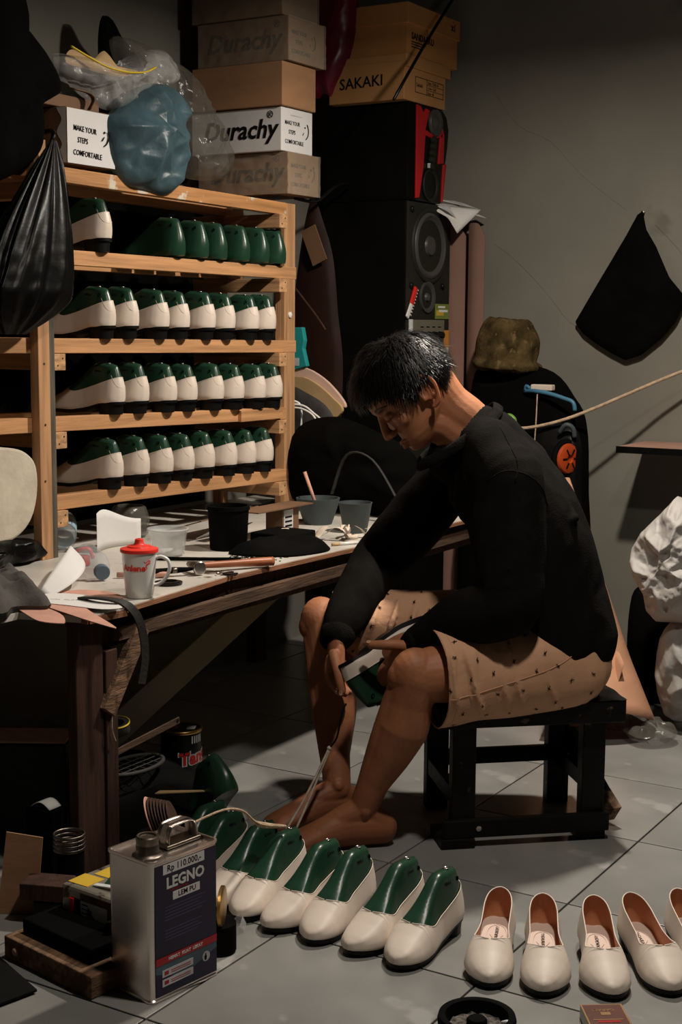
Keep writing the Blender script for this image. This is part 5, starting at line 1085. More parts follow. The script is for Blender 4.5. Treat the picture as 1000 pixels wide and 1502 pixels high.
# chock block with dark sole block
t = thing('wooden_block', 'rough wooden block on the floor at lower left carrying a black block', 'block', (-1.64, 1.74, 0))
u0 = Vector((-1.755, 1.742, 0)); u1 = Vector((-1.512, 1.698, 0)); bl_ = (u1-u0).normalized(); bn = Vector((-bl_.y, bl_.x, 0))
MB().obox((u0+u1)/2+bn*.062+Vector((0, 0, .0205)), bl_, bn, (0, 0, 1), .122, .062, .020).build('block', 'roughwood', t, bevel=.002)
MB().lathe([(0, .004), (.006, .003), (.0075, 0)], u0+bl_*.035-bn*.0+Vector((0, 0, .020)), 14, -bn).build('wooden_peg', 'pink', t, smooth=True)
t = thing('black_block', 'matte black rectangular block resting on the wooden block', 'block', (-1.63, 1.79, .04))
MB().obox((u0+u1)/2+bn*.070+bl_*-.010+Vector((0, 0, .0545)), bl_, bn, (0, 0, 1), .096, .042, .0135).build('block', 'black', t, bevel=.003)
o = flatpiece('rubber_sheet', 'black rubber sheet lying on the floor in the lower left corner', 'sheet', [(-1.775,1.737),(-1.69,1.702),(-1.606,1.668),(-1.615,1.63),(-1.63,1.57),(-1.80,1.50),(-1.90,1.62)], .004, 'ink', th=.004, smooth=1)
t = thing('chock', 'dark wooden chock on the floor at the left edge', 'block', (-1.80, 1.90, 0))
MB().obox((-1.800, 1.905, .062), (.93, .36, 0), (-.36, .93, 0), (0, 0, 1), .045, .030, .016).build('block', 'brownwood', t, bevel=.002)
MB().obox((-1.790, 1.91, .023), (.93, .36, 0), (-.36, .93, 0), (0, 0, 1), .030, .030, .022).build('lower_block', 'blackwood', t, bevel=.002)
t = thing('leaning_cardboard', 'brown cardboard sheet leaning by the left edge', 'cardboard', (-1.86, 1.90, 0))
MB().prism([(-.03, .0), (.045, -.0), (.055, .145), (-.015, .155)], (-1.872, 1.885, .001), (.86, .5, 0), (-.05, .10, 1), (-.5, .86, 0), .003).build('sheet', 'card', t)
# stacked rings, can, pink box in the dark under the bench
t = thing('ring_stack', 'stack of gold edged round tins in the dark below the bench', 'tins', (-1.85, 2.05, 0))
for k in range(4): MB().lathe([(.028, 0), (.0315, .001), (.0315, .006), (.029, .007), (.028, .004), (.028, 0)], (-1.832, 2.00, .100+.0088*k), 30).build('ring', 'darksteel', t, smooth=True)
MB().lathe([(0, 0), (.028, 0), (.029, .1), (0, .1)], (-1.832, 2.00, .001), 24).build('body', 'black', t, smooth=True, auto=40)
t = thing('biscuit_can', 'black round can with red lettering and gold rim in the dark under the bench', 'can', (-2.12, 2.73, 0))
cx, cy = -2.10, 2.70
MB().lathe([(0, 0), (.049, 0), (.050, .002), (.050, .128), (0, .128)], (cx, cy, 0), 40).build('body', 'blackgloss', t, smooth=True, auto=40)
MB().lathe([(.050, .126), (.052, .127), (.052, .133), (.049, .135), (.047, .132), (.047, .126)], (cx, cy, 0), 40).build('rim', 'brass', t, smooth=True)
ld = MB().lathe([(0, .131), (.047, .131), (.047, .129)], (cx, cy, 0), 40).build('lid', 'blackgloss', t)
text('lettering', '98', .034, 'redsoda', ld, (cx-.030, cy-.030, .1318), (.85, .52, 0), (-.52, .85, 0), ext=.0004, bold=.001)
for k in range(6): MB().obox((cx+.012+.003*k, cy+.010+.002*k, .1318), (-.5, .86, 0), (.86, .5, 0), (0, 0, 1), .014, .0014, .0004).build('lid_stripe', 'leaflet', ld)
cda = math.atan2(-cy, -cx)
for (mm, bd_, e) in (('leaflet', .0042, .0), ('redsoda', .0015, .0008)):
    o = text('lettering', 'Tango', .042, mm, t, (0, 0, 0), (1, 0, 0), (0, 1, 0), ext=.0004, bold=bd_); Iv = root_inv(t)
    for v in o.data.vertices:
        q = Iv.inverted() @ v.co; r = .0505+e+q.z; a = cda-.10+q.x/.05; v.co = Iv @ Vector((cx+r*math.cos(a), cy+r*math.sin(a), .050+q.y+.10*q.x))
for k in range(5): a = cda+.55+.14*k; MB().obox((cx+.0506*math.cos(a), cy+.0506*math.sin(a), .112), (0, 0, 1), (-math.sin(a), math.cos(a), 0), (math.cos(a), math.sin(a), 0), .009, .0018, .0005).build('stripe', 'leaflet', t)
t = thing('strap_hinge', 'flat rusty metal bar with a hole sticking out from behind the bench leg', 'bracket', (-1.95, 2.40, .2))
MB().beam((-1.96, 2.27, .195), (-1.95, 2.50, .222), .004, .016).build('bar', 'grimewood', t, bevel=.0015)
MB().lathe([(0, 0), (.004, 0), (.004, .0006), (0, .0006)], (-1.948, 2.492, .222), 12, (1, 0, 0)).build('hole', 'ink', t)
t = thing('tape_roll', 'small dark tape roll with a yellow edge behind the bench leg', 'tape', (-1.98, 2.33, .2))
MB().lathe([(.016, 0), (.027, 0), (.028, .002), (.028, .020), (.027, .022), (.016, .022), (.016, 0)], (-1.975, 2.315, .236), 28, (.1, -.2, 1)).build('roll', 'strap', t, smooth=True, auto=40)
MB().lathe([(.0265, .020), (.0288, .0205), (.0288, .0235), (.0265, .024)], (-1.975, 2.315, .236), 28, (.1, -.2, 1)).build('edge', 'yellow', t, smooth=True)
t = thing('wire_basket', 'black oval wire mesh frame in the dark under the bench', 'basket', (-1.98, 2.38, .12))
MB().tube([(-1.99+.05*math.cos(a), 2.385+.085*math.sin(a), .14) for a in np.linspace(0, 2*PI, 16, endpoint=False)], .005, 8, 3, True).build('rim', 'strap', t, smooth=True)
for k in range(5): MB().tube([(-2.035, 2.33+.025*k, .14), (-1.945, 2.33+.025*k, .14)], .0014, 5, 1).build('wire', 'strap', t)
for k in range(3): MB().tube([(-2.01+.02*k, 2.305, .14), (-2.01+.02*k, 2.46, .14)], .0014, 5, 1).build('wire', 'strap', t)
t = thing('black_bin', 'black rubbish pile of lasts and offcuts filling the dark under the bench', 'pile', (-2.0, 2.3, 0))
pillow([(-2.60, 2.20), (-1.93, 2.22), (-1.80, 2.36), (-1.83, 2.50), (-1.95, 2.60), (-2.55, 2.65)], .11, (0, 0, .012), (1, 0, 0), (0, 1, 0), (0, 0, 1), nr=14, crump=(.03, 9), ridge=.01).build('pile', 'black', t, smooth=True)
o = flatpiece('card_offcut', 'narrow ochre offcut lying in the dark behind the green last', 'offcut', [(-1.865, 2.305), (-1.80, 2.36), (-1.76, 2.395), (-1.80, 2.372), (-1.868, 2.325)], .118, 'ochre', th=.002, smooth=1)
t = thing('round_insole_stack', 'stack of pink rimmed round boards standing behind the glue tin', 'boards', (-1.62, 2.02, 0))
for k in range(8): MB().lathe([(0, 0), (.040, 0), (.041, .001), (.040, .0025), (0, .0025)], (-1.660+.0052*k, 2.04+.003*k, .185-.001*k), 30, (.80, .5, .35)).build('board', 'pink' if k == 0 else 'brownwood', t, smooth=True, auto=40)
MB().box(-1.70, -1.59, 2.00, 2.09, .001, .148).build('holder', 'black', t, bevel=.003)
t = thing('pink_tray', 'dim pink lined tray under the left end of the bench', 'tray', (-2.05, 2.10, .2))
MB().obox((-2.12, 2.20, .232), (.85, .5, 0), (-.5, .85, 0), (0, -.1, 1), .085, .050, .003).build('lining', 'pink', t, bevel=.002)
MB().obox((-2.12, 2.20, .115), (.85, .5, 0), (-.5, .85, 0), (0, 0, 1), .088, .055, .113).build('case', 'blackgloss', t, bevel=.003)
t = thing('white_scrap', 'small curled white scrap in the dark left of the bench leg', 'paper', (-1.98, 2.08, .15))
MB().grid(lambda u, v: (-1.965+.05*u, 2.035+.035*v, .152+.012*math.sin(PI*u)), 8, 5).build('scrap', 'paper', t, smooth=True, solid=.001)
MB().box(-1.975, -1.905, 2.03, 2.075, .001, .150).build('block_below', 'black', t)
# floor odds and ends, front
t = thing('tape_curl', 'curl of clear plastic tag wrapped over the toe of a lasted shoe', 'plastic', (-1.46, 2.05, 0))
MB().tube([(-1.475+.022*math.cos(a), 2.045+.022*math.sin(a), .012+.010*math.sin(a*2)) for a in np.linspace(0, 5.6, 12)], .009, 8, 4, flat=.07, up=(1, 0, .2)).build('curl', 'clear', t, smooth=True)
t = thing('ashtray', 'round black rubber ashtray with a stub, cut by the bottom edge', 'ashtray', (-.955, 1.90, 0))
ac = Vector((-.922, 1.940, 0))
MB().lathe([(0, .001), (.056, .001), (.061, .006), (.063, .024), (.061, .0315), (.055, .033), (.0505, .031), (.0485, .022), (.046, .010), (0, .009)], ac, 44).build('bowl', 'black', t, smooth=True, auto=50)
MB().lathe([(0, .026), (.014, .026), (.0165, .023), (.017, .008)], ac, 24).build('centre_post', 'black', t, smooth=True, auto=40)
MB().grid(lambda u, v: (ac.x+(.018+.027*v)*math.cos(2*PI*u), ac.y+(.018+.027*v)*math.sin(2*PI*u), .012+.004*noise.noise(Vector((u*30, v*9, 0)))), 60, 6, True).build('ash_bed', 'ash', t)
o = MB().tube([(-.890, 1.968, .014), (-.877, 1.957, .024)], .0034, 10, 1).build('cigarette_stub', 'paper', None, smooth=True); tag(o, 'white cigarette stub lying in the round black ashtray', 'cigarette')
t = thing('matchbox', 'maroon cigarette packet with dull gold print at the bottom right', 'packet', (-.75, 2.04, 0))
mc = Vector((-.750, 2.060, 0)); mb2 = Vector((-.57, .82, 0)).normalized(); ma = Vector((mb2.y, -mb2.x, 0))
MB().obox(mc+Vector((0, 0, .011)), ma, mb2, (0, 0, 1), .034, .043, .0105).build('packet', 'whitecard', t, bevel=.0008)
MB().obox(mc+Vector((0, 0, .0218)), ma, mb2, (0, 0, 1), .0342, .0432, .0006).build('top_face', 'gold', t)
tf = MB().obox(mc+mb2*.003+Vector((0, 0, .0225)), ma, mb2, (0, 0, 1), .031, .037, .0004).build('top_panel', 'matchtop', t)
text('lettering', 'GARAM', .0105, 'gold', tf, mc+mb2*.025-ma*-.017+Vector((0, 0, .0232)), -ma, -mb2, ext=.0002, bold=.0001)
MB().obox(mc+mb2*.010+Vector((0, 0, .0231)), ma, mb2, (0, 0, 1), .008, .005, .0003).build('crest', 'gold', tf)
MB().obox(mc-mb2*.010+Vector((0, 0, .0231)), ma, mb2, (0, 0, 1), .024, .0012, .0003).build('gold_line', 'gold', tf)
MB().obox(mc-mb2*.016+Vector((0, 0, .0231)), ma, mb2, (0, 0, 1), .018, .003, .0003).build('red_line', 'redprint', tf)
o = MB().obox((-.800, 2.010, .006), (.8, .5, 0), (-.5, .8, 0), (0, 0, 1), .016, .006, .005).build('green_lighter', 'lime', None, bevel=.002); tag(o, 'sliver of green lighter at the bottom edge beside the cigarette packet', 'lighter')
# ================================================================ THE SEATED MAN  (figure laid out in metres across / along the view direction)
man = thing('person', 'man in black sweatshirt and peach shorts seated on a stool, bent over a shoe', 'person', cw(.40, 3.10))
def W3(p): return cw(p[0], p[1], p[2])
class Body(MB):
    def limb(s, pts, radii, n_=18, k=5, flat=None, up=(0, 1, 0)):
        """rounded tapering tube; radii r or (r across, r thickness along up)"""
        P = [Vector(p) for p in pts]; Q = spline(P, k); m_ = len(Q)
        R_ = [r if isinstance(r, tuple) else (r, r) for r in radii]; xs = np.linspace(0, 1, len(R_)); tt = np.linspace(0, 1, m_)
        ra = np.interp(tt, xs, [r[0] for r in R_]); rb = np.interp(tt, xs, [r[1] for r in R_])
        rings = []; a = Vector(up)
        def ring(c, t, a, x, y):
            b_ = t.cross(a); return [c + b_*math.cos(2*PI*j/n_)*x + a*math.sin(2*PI*j/n_)*y for j in range(n_)]
        for i in range(m_):
            t = (Q[min(i+1, m_-1)]-Q[max(i-1, 0)]).normalized(); a_ = Vector(up); a_ = a_ - t*a_.dot(t)
            if a_.length < .05: a_ = a - t*a.dot(t)
            a = a_.normalized()
            if i == 0:
                for q in (.15, .5, .8): f = math.sqrt(1-(1-q)**2); rings.append(ring(Q[0]-t*min(ra[0], rb[0])*(1-q), t, a, ra[0]*f, rb[0]*f))
            rings.append(ring(Q[i], t, a, ra[i], rb[i]))
            if i == m_-1:
                for q in (.8, .5, .15): f = math.sqrt(1-(1-q)**2); rings.append(ring(Q[i]+t*min(ra[i], rb[i])*(1-q), t, a, ra[i]*f, rb[i]*f))
        vs = [p for r in rings for p in r]; fs = []
        for i in range(len(rings)-1):
            for j in range(n_): j2 = (j+1) % n_; fs.append((i*n_+j, i*n_+j2, (i+1)*n_+j2, (i+1)*n_+j))
        fs.append(tuple(range(n_))[::-1]); fs.append(tuple((len(rings)-1)*n_+j for j in range(n_)))
        return s.add(vs, fs)
    def ell(s, c, A, B, N, a, b_, n_):
        m_ = MB().ball((0, 0, 0), 1.0, 20, 14); A, B, N = Vector(A), Vector(B), Vector(N)
        return s.add([Vector(c) + A*p[0]*a + B*p[1]*b_ + N*p[2]*n_ for p in m_.v], m_.f)
def remesh(mb, voxel, smooth_it=4, fac=.5):
    me = bpy.data.meshes.new('r'); me.from_pydata([tuple(p) for p in mb.v], [], mb.f)
    bm = bmesh.new(); bm.from_mesh(me); bmesh.ops.recalc_face_normals(bm, faces=bm.faces); bm.to_mesh(me); bm.free()
    o = bpy.data.objects.new('r', me); C.objects.link(o)
    md = o.modifiers.new('r', 'REMESH'); md.mode = 'VOXEL'; md.voxel_size = voxel; md.adaptivity = 0
    if smooth_it: sm = o.modifiers.new('s', 'SMOOTH'); sm.iterations = smooth_it; sm.factor = fac
    dg = bpy.context.evaluated_depsgraph_get(); r = bpy.data.meshes.new_from_object(o.evaluated_get(dg)); bpy.data.objects.remove(o)
    return r
def np_verts(me): a = np.empty(len(me.vertices)*3, dtype=np.float32); me.vertices.foreach_get('co', a); return a.reshape(-1, 3)
def set_verts(me, a): me.vertices.foreach_set('co', a.astype(np.float32).ravel()); me.update()
def vnorm(me): a = np.empty(len(me.vertices)*3, dtype=np.float32); me.vertices.foreach_get('normal', a); return a.reshape(-1, 3)
MI = FR[man.name]
def finish(me, name, m_, parent=man, smooth=True):
    a = np_verts(me).astype(np.float64); q = np.empty_like(a)
    q[:, 0] = a[:, 0]*CT - a[:, 1]*ST; q[:, 1] = a[:, 0]*ST + a[:, 1]*CT; q[:, 2] = a[:, 2]
    T_ = MI.translation; set_verts(me, q + np.array([T_.x, T_.y, T_.z]))
    if smooth: me.polygons.foreach_set('use_smooth', [True]*len(me.polygons))
    me.materials.clear(); me.materials.append(MAT[m_]); me.name = name; o = bpy.data.objects.new(name, me); C.objects.link(o); o.parent = parent; return o
def camtube(pts, r, name, m_, n_=8, k=4, parent=man, **kw): return MB().tube([W3(p) for p in pts], r, n_, k, **kw).build(name, m_, parent, smooth=True)

# ---- joints
hipN, kneeN, ankN = Vector((.470, 3.02, .395)), Vector((.158, 2.915, .386)), Vector((.052, 2.955, .085))
hipF, kneeF, ankF = Vector((.440, 3.22, .405)), Vector((-.040, 3.27, .425)), Vector((-.004, 3.095, .080))
shN, elN, wrN = Vector((.345, 2.965, .800)), Vector((.335, 2.905, .545)), Vector((.172, 3.005, .437))
shF, elF, wrF = Vector((.275, 3.275, .790)), Vector((.090, 3.330, .560)), Vector((-.008, 3.130, .425))
HC = Vector((.132, 3.09, .993))
F_ = Vector((-.735, -.20, -.60)).normalized(); U_ = Vector((-.60, .05, .75)); U_ = (U_ - F_*U_.dot(F_)).normalized(); L_ = U_.cross(F_)
def hd_(f, l, u): return HC + F_*f + L_*l + U_*u
B = Body()
# torso, neck
B.limb([(.455, 3.12, .400), (.452, 3.12, .50), (.42, 3.12, .62), (.375, 3.12, .74), (.325, 3.12, .83), (.300, 3.12, .875)], [(.150, .105), (.140, .10), (.135, .095), (.145, .095), (.130, .080), (.080, .062)], 24, 5, up=(1, 0, 0))
B.limb([shN+Vector((-.01, .03, -.01)), (.315, 3.12, .835), shF+Vector((.01, -.03, 0))], [.040, .058, .040])
B.limb([(.318, 3.118, .850), (.272, 3.112, .905), (.225, 3.105, .945), hd_(-.045, 0, -.02)], [.068, .057, .055, .058], 20)
B.limb([(.250, 3.10, .885), (.215, 3.095, .905), hd_(.03, 0, -.085)], [.048, .046, .040], 16)
# arms
B.limb([shN, shN.lerp(elN, .4), elN], [.044, .042, .040]); B.limb([elN, elN.lerp(wrN, .35), wrN], [.040, .039, (.028, .022)])
B.limb([shF, shF.lerp(elF, .4), elF], [.052, .046, .040]); B.limb([elF, elF.lerp(wrF, .35), wrF], [.040, .039, (.028, .022)])
# legs: thigh, knee cap, calf, shin
def leg(h, k, a, toe, side):
    B.limb([h, h.lerp(k, .35), h.lerp(k, .75), k + (h-k).normalized()*.02], [.085, .080, .064, .056], 22)
    d = (a-k).normalized(); fw = Vector((-1, 0, .15)) if side else Vector((-1, -.2, .15)); fw = (fw - d*fw.dot(d)).normalized(); bk = -fw
    B.ell(k + fw*.004 + Vector((0, 0, .004)), fw, d, fw.cross(d), .050, .058, .050)                  # knee mass
    B.ell(k + fw*.036 + d*.008, fw, d, fw.cross(d), .022, .030, .028)                                # knee cap
    B.limb([k + bk*.004, k.lerp(a, .18)+bk*.008, k.lerp(a, .36)+bk*.015, k.lerp(a, .58)+bk*.010, k.lerp(a, .80)+bk*.002, a], [.054, .051, .057, .047, .034, .031], 22)
    B.limb([k + fw*.026 + d*.04, k.lerp(a, .5)+fw*.020, a + fw*.006], [.024, .024, .022], 14)        # shin
    s_ = fw.cross(d)
    for q in (-1, 1): B.ell(a + s_*q*.026 + Vector((0, 0, .004*q)), fw, d, s_, .013, .014, .010)     # ankle bones
    # foot
    t = Vector(toe) - Vector((a.x, a.y, 0)); t.z = 0; t.normalize(); sd = Vector((-t.y, t.x, 0)); g = Vector((a.x, a.y, 0))
    heel = g - t*.048
    B.limb([heel + Vector((0, 0, .036)), g + t*.000 + Vector((0, 0, .044)), g + t*.055 + Vector((0, 0, .042)), g + t*.105 + Vector((0, 0, .030)), g + t*.145 + Vector((0, 0, .020)), g + t*.158 + Vector((0, 0, .016))],
           [(.028, .034), (.030, .042), (.034, .040), (.040, .027), (.042, .018), (.038, .014)], 20, 5, up=(0, 0, 1))
    B.limb([a + Vector((0, 0, .0)) , g + t*.05 + Vector((0, 0, .062)), g + t*.10 + Vector((0, 0, .038))], [.031, .027, .020], 16)
    B.limb([a + bk*.004, heel + Vector((0, 0, .045))], [.024, .026], 14)
    big = 1 if side else -1
    for q, (off, ln, r) in enumerate(((.030, .040, .0125), (.010, .038, .0095), (-.006, .034, .0088), (-.021, .028, .0082), (-.034, .021, .0080))):
        b0 = g + t*(.148 - .006*q) + sd*off*big; z = r
        B.limb([b0 - t*.012 + Vector((0, 0, z+.004)), b0 + t*ln*.5 + Vector((0, 0, z+.006)), b0 + t*ln + Vector((0, 0, z-.001))], [r, r*.95, r*.92], 12, 4)
    return g, t, sd
fN = leg(hipN, kneeN, ankN, (-.20, 2.90, 0), False)
fF = leg(hipF, kneeF, ankF, (-.20, 3.015, 0), True)
# ---- hands
NAILS = []
def finger(pts, r0, r1, nail=None):
    B.limb(pts, [r0, (r0+r1)/2, r1], 12, 4, up=(0, 0, 1))
    if nail: NAILS.append((Vector(pts[-1]), (Vector(pts[-1])-Vector(pts[-2])).normalized(), Vector(nail).normalized(), r1))
# far (right) hand: back towards the viewer, thumb down the front of the last, fingers wrapped behind it
kF = [Vector((-.022, 3.085, .372)), Vector((-.014, 3.105, .362)), Vector((-.004, 3.122, .354)), Vector((.006, 3.135, .350))]
B.limb([wrF, wrF.lerp(Vector((-.010, 3.105, .370)), .5), (-.008, 3.108, .362)], [(.028, .020), (.034, .019), (.036, .017)], 16, up=(-1, -.3, 0))
finger([(-.014, 3.075, .395), (-.006, 3.052, .368), (.000, 3.040, .342), (.005, 3.036, .322)], .0125, .0095, (-.45, -.9, .1))
for q, kk in enumerate(kF):
    finger([kk + Vector((0, 0, .012)), kk + Vector((-.006, .004, -.018)), kk + Vector((.002, .004, -.045)), kk + Vector((.016, .000, -.066+.005*abs(q-1.2)))], .0095, .0078, (-.6, -.5, -.3) if q == 0 else None)
# near (left) hand: thumb along the sole edge, fingers down over the toe end and curled under
B.limb([wrN, (.150, 3.012, .428), (.128, 3.020, .412), (.120, 3.024, .398)], [(.024, .026), (.020, .034), (.019, .038), (.017, .036)], 16, up=(0, 0, 1))
finger([(.140, 2.995, .432), (.112, 2.985, .437), (.088, 2.985, .437), (.066, 2.990, .436)], .0135, .0095, (0, -.5, .9))
for q in range(4):
    b0 = Vector((.150-.013*q, 3.000+.012*q, .405-.004*q)); e_ = .004*abs(q-1.3)
    finger([b0, b0 + Vector((-.018, .000, -.022)), b0 + Vector((-.026, .010, -.050)), b0 + Vector((-.032, .030, -.066+e_))], .0100, .0080)
# ---- head: stacked sections, then nose, lips, lids, ears
US = [-.137, -.132, -.122, -.108, -.090, -.072, -.055, -.038, -.022, -.004, .015, .035, .055, .072, .085, .093]
FP = [.052, .070, .078, .080, .078, .077, .078, .082, .089, .094, .095, .090, .078, .060, .038, .006]
FB = [.030, .020, .008, -.012, -.040, -.062, -.075, -.084, -.090, -.094, -.095, -.090, -.078, -.060, -.038, -.006]
WW = [.010, .022, .034, .046, .055, .060, .065, .069, .072, .074, .074, .071, .063, .050, .032, .004]
us = np.linspace(-.137, .093, 56); nse = 56; vs = []; fs = []
def bump(f, l, u, c, sd, amp): return amp*math.exp(-(((f-c[0])/sd[0])**2 + ((abs(l)-c[1])/sd[1])**2 + ((u-c[2])/sd[2])**2))
for u in us:
    fp, fb, ww = (np.interp(u, US, q) for q in (FP, FB, WW)); cf = (fp+fb)/2; rf = (fp-fb)/2
    for j in range(nse):
        a = 2*PI*j/nse; ca, sa = math.cos(a), math.sin(a); e = 2/2.25
        f = cf + rf*abs(ca)**e*(1 if ca > 0 else -1); l = ww*abs(sa)**e*(1 if sa > 0 else -1)
        f += bump(f, l, u, (.085, .030, -.036), (.03, .016, .013), -.010)     # eye sockets
        f += bump(f, l, u, (.085, .030, -.016), (.03, .020, .007), .0035)      # brow
        f += bump(f, l, u, (.070, .040, -.060), (.03, .016, .015), .004)       # cheek
        f += bump(f, l, u, (.080, .0, -.118), (.03, .014, .005), -.004)        # under the lip
        f += bump(f, l, u, (.080, .0, -.131), (.03, .016, .009), .003)         # chin
        vs.append(hd_(f, l, u))
for i in range(len(us)-1):
    for j in range(nse): j2 = (j+1) % nse; fs.append((i*nse+j, i*nse+j2, (i+1)*nse+j2, (i+1)*nse+j))
fs += [tuple(range(nse))[::-1], tuple((len(us)-1)*nse+j for j in range(nse))]; B.add(vs, fs)
B.limb([hd_(.083, 0, -.022), hd_(.093, 0, -.045), hd_(.098, 0, -.060), hd_(.0995, 0, -.069)], [.0075, .0078, .0092, .0105], 14, 4)
for q in (-1, 1):
    B.ell(hd_(.089, q*.0125, -.072), F_, L_, U_, .0115, .0070, .0070)
    B.ell(hd_(.0735, q*.030, -.036), F_, L_, U_, .0135, .0160, .0110)          # closed lids over the eyeballs
    B.ell(hd_(.058, q*.040, -.058), F_, L_, U_, .020, .020, .018)              # cheekbones
    # ear
    E0 = lambda f, u, o=0: hd_(-.008+f*1.15, q*(.0735+o*1.35), -.046+u*1.15)
    B.limb([E0(.010, -.006, .002), E0(.012, .018, .004), E0(.000, .031, .007), E0(-.016, .026, .011), E0(-.021, .008, .013), E0(-.016, -.012, .011), E0(-.006, -.026, .006), E0(.004, -.029, .003)], [.0035, .0042, .0045, .0048, .0048, .0045, .0062, .0050], 10, 5)
    B.ell(E0(-.004, .002, .001), F_, L_, U_, .016, .0045, .024)
    B.limb([E0(-.002, .018, .004), E0(-.012, .006, .006), E0(-.008, -.012, .005)], [.0025, .0032, .0028], 8, 4)
    B.ell(E0(.009, -.008, .003), F_, L_, U_, .005, .004, .007)
B.limb([hd_(.074, -.022, -.103), hd_(.0850, -.008, -.0985), hd_(.0845, 0, -.0995), hd_(.0850, .008, -.0985), hd_(.074, .022, -.103)], [.0025, .0048, .0046, .0048, .0025], 10, 4)
B.limb([hd_(.074, -.019, -.1065), hd_(.0835, -.006, -.1100), hd_(.0835, .006, -.1100), hd_(.074, .019, -.1065)], [.0022, .0056, .0056, .0022], 10, 4)
me = remesh(B, .0027, 3, .5)
V = np_verts(me).astype(np.float64); rel = V - np.array(HC); hf, hl, hu = rel @ np.array(F_), rel @ np.array(L_), rel @ np.array(U_)
N_ = vnorm(me)
ln_ = np.exp(-(((hf-.083)/.012)**2 + ((hu+.1045 - .06*np.abs(hl)*0)/.0013)**2))*(np.abs(hl) < .024)   # line between the lips
V -= N_*(ln_*.0016)[:, None]
for q in (-1, 1):
    ey = np.exp(-((hu+.0415 + 6*(hl-q*.030)**2*1)/.0011)**2)*(np.abs(hl-q*.030) < .014)*(hf > .06); V -= N_*(ey*.0012)[:, None]
    nos = np.exp(-(((hf-.094)/.006)**2+((hl-q*.0065)/.0032)**2+((hu+.083)/.003)**2)); V += np.array(U_)*(nos*.004)[:, None]
set_verts(me, V)
tint = np.ones((len(V), 4), dtype=np.float32)
def tintmask(mk, col):
    for c_ in range(3): tint[:, c_] *= 1 + (col[c_]-1)*mk
inhead = (np.abs(hf) < .14) & (np.abs(hl) < .1) & (hu > -.15) & (hu < .12)
lip = np.exp(-(((hu+.1045)/.0075)**4 + (hl/.021)**6))*(hf > .066)*inhead; tintmask(lip, (.72, .45, .45))
beard = (np.exp(-(((hu+.118)/.018)**2 + (hl/.030)**2))*(hf > .06) + .8*np.exp(-(((hu+.091)/.006)**2+(hl/.022)**4))*(hf > .066))*inhead; tintmask(np.clip(beard, 0, 1), (.72, .72, .76))
brow = np.exp(-(((hu+.0165 - 1.2*(np.abs(hl)-.028)**2*0)/.0048)**2 + ((np.abs(hl)-.031)/.0175)**4))*(hf > .055)*inhead; tintmask(brow*.93, (.08, .08, .08))
lash = np.exp(-(((hu+.0425)/.0016)**2 + ((np.abs(hl)-.031)/.0135)**4))*(hf > .055)*inhead; tintmask(lash*.9, (.08, .07, .07))
sock = np.exp(-(((hu+.034)/.011)**2+((np.abs(hl)-.030)/.017)**2))*(hf > .05)*inhead; tintmask(sock, (.80, .76, .76))
ear_ = ((np.abs(hl) > .070) & (np.abs(hf+.008) < .03) & (np.abs(hu+.046) < .036)); tintmask(ear_.astype(float), (1.05, .88, .82))
kn = np.zeros(len(V))
for kk in (kneeN, kneeF): kn += np.exp(-(np.linalg.norm(V-np.array(kk + Vector((-.045, -.02, .0))), axis=1)/.034)**2)
tintmask(np.clip(kn, 0, 1), (.84, .74, .70))
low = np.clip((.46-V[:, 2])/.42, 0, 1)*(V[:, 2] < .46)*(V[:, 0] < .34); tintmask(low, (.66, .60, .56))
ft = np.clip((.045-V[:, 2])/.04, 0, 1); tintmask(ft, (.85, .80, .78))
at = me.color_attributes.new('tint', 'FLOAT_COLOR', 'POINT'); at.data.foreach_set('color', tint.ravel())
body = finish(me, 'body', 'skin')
for (p, d, n, r) in NAILS:
    n = (n - d*n.dot(d)).normalized(); s_ = d.cross(n)
    MB().add([tuple(W3(p + d*(r*.35+.0052*math.cos(a)) + s_*.0048*math.sin(a) + n*(r*.93 + .0006 - .0012*math.sin(a)**2))) for a in np.linspace(0, 2*PI, 14, endpoint=False)], [tuple(range(14))]).build('nail', 'nail', man, solid=.0006)

bvh_b = BVHTree.FromPolygons([v.co for v in body.data.vertices], [p.vertices for p in body.data.polygons])
def onface(l, u):
    o_ = MI @ W3(hd_(.2, l, u)); d_ = ((MI @ W3(hd_(0, l, u)))-o_).normalized(); h = bvh_b.ray_cast(o_, d_); return (MI.inverted() @ h[0], (W3(F_)).normalized()) if h[0] is not None else (None, None)
for q in (-1, 1):
    mb = MB()
    for k in range(150):
        t_ = rng.random(); l = q*(.013+.036*t_); u = -.0150 + .006*math.sin(PI*min(1, t_*.9+.1)) + .0052*(rng.random()-.5)*(1-.5*t_); p, n = onface(l, u); p2, n2 = onface(l+q*.006, u+.0015*(1-2*t_))
        if p is None or p2 is None: continue
        w_ = W3(U_)*.0005; mb.add([p-w_+n*.0004, p+w_+n*.0004, p2+n*.0012], [(0, 1, 2)])
    e_ = mb.build('eyebrow', 'hair', man); e_['kind'] = 'stuff'
    P = [onface(q*(.016+.028*t_), -.0425-.0035*math.sin(PI*t_)+.001*t_)[0] for t_ in np.linspace(0, 1, 9)]; P = [p + W3(F_)*.0003 for p in P if p is not None]
    MB().tube(P, [.0004, .0010, .0009, .0004], 6, 2).build('eyelashes', 'hair', man)
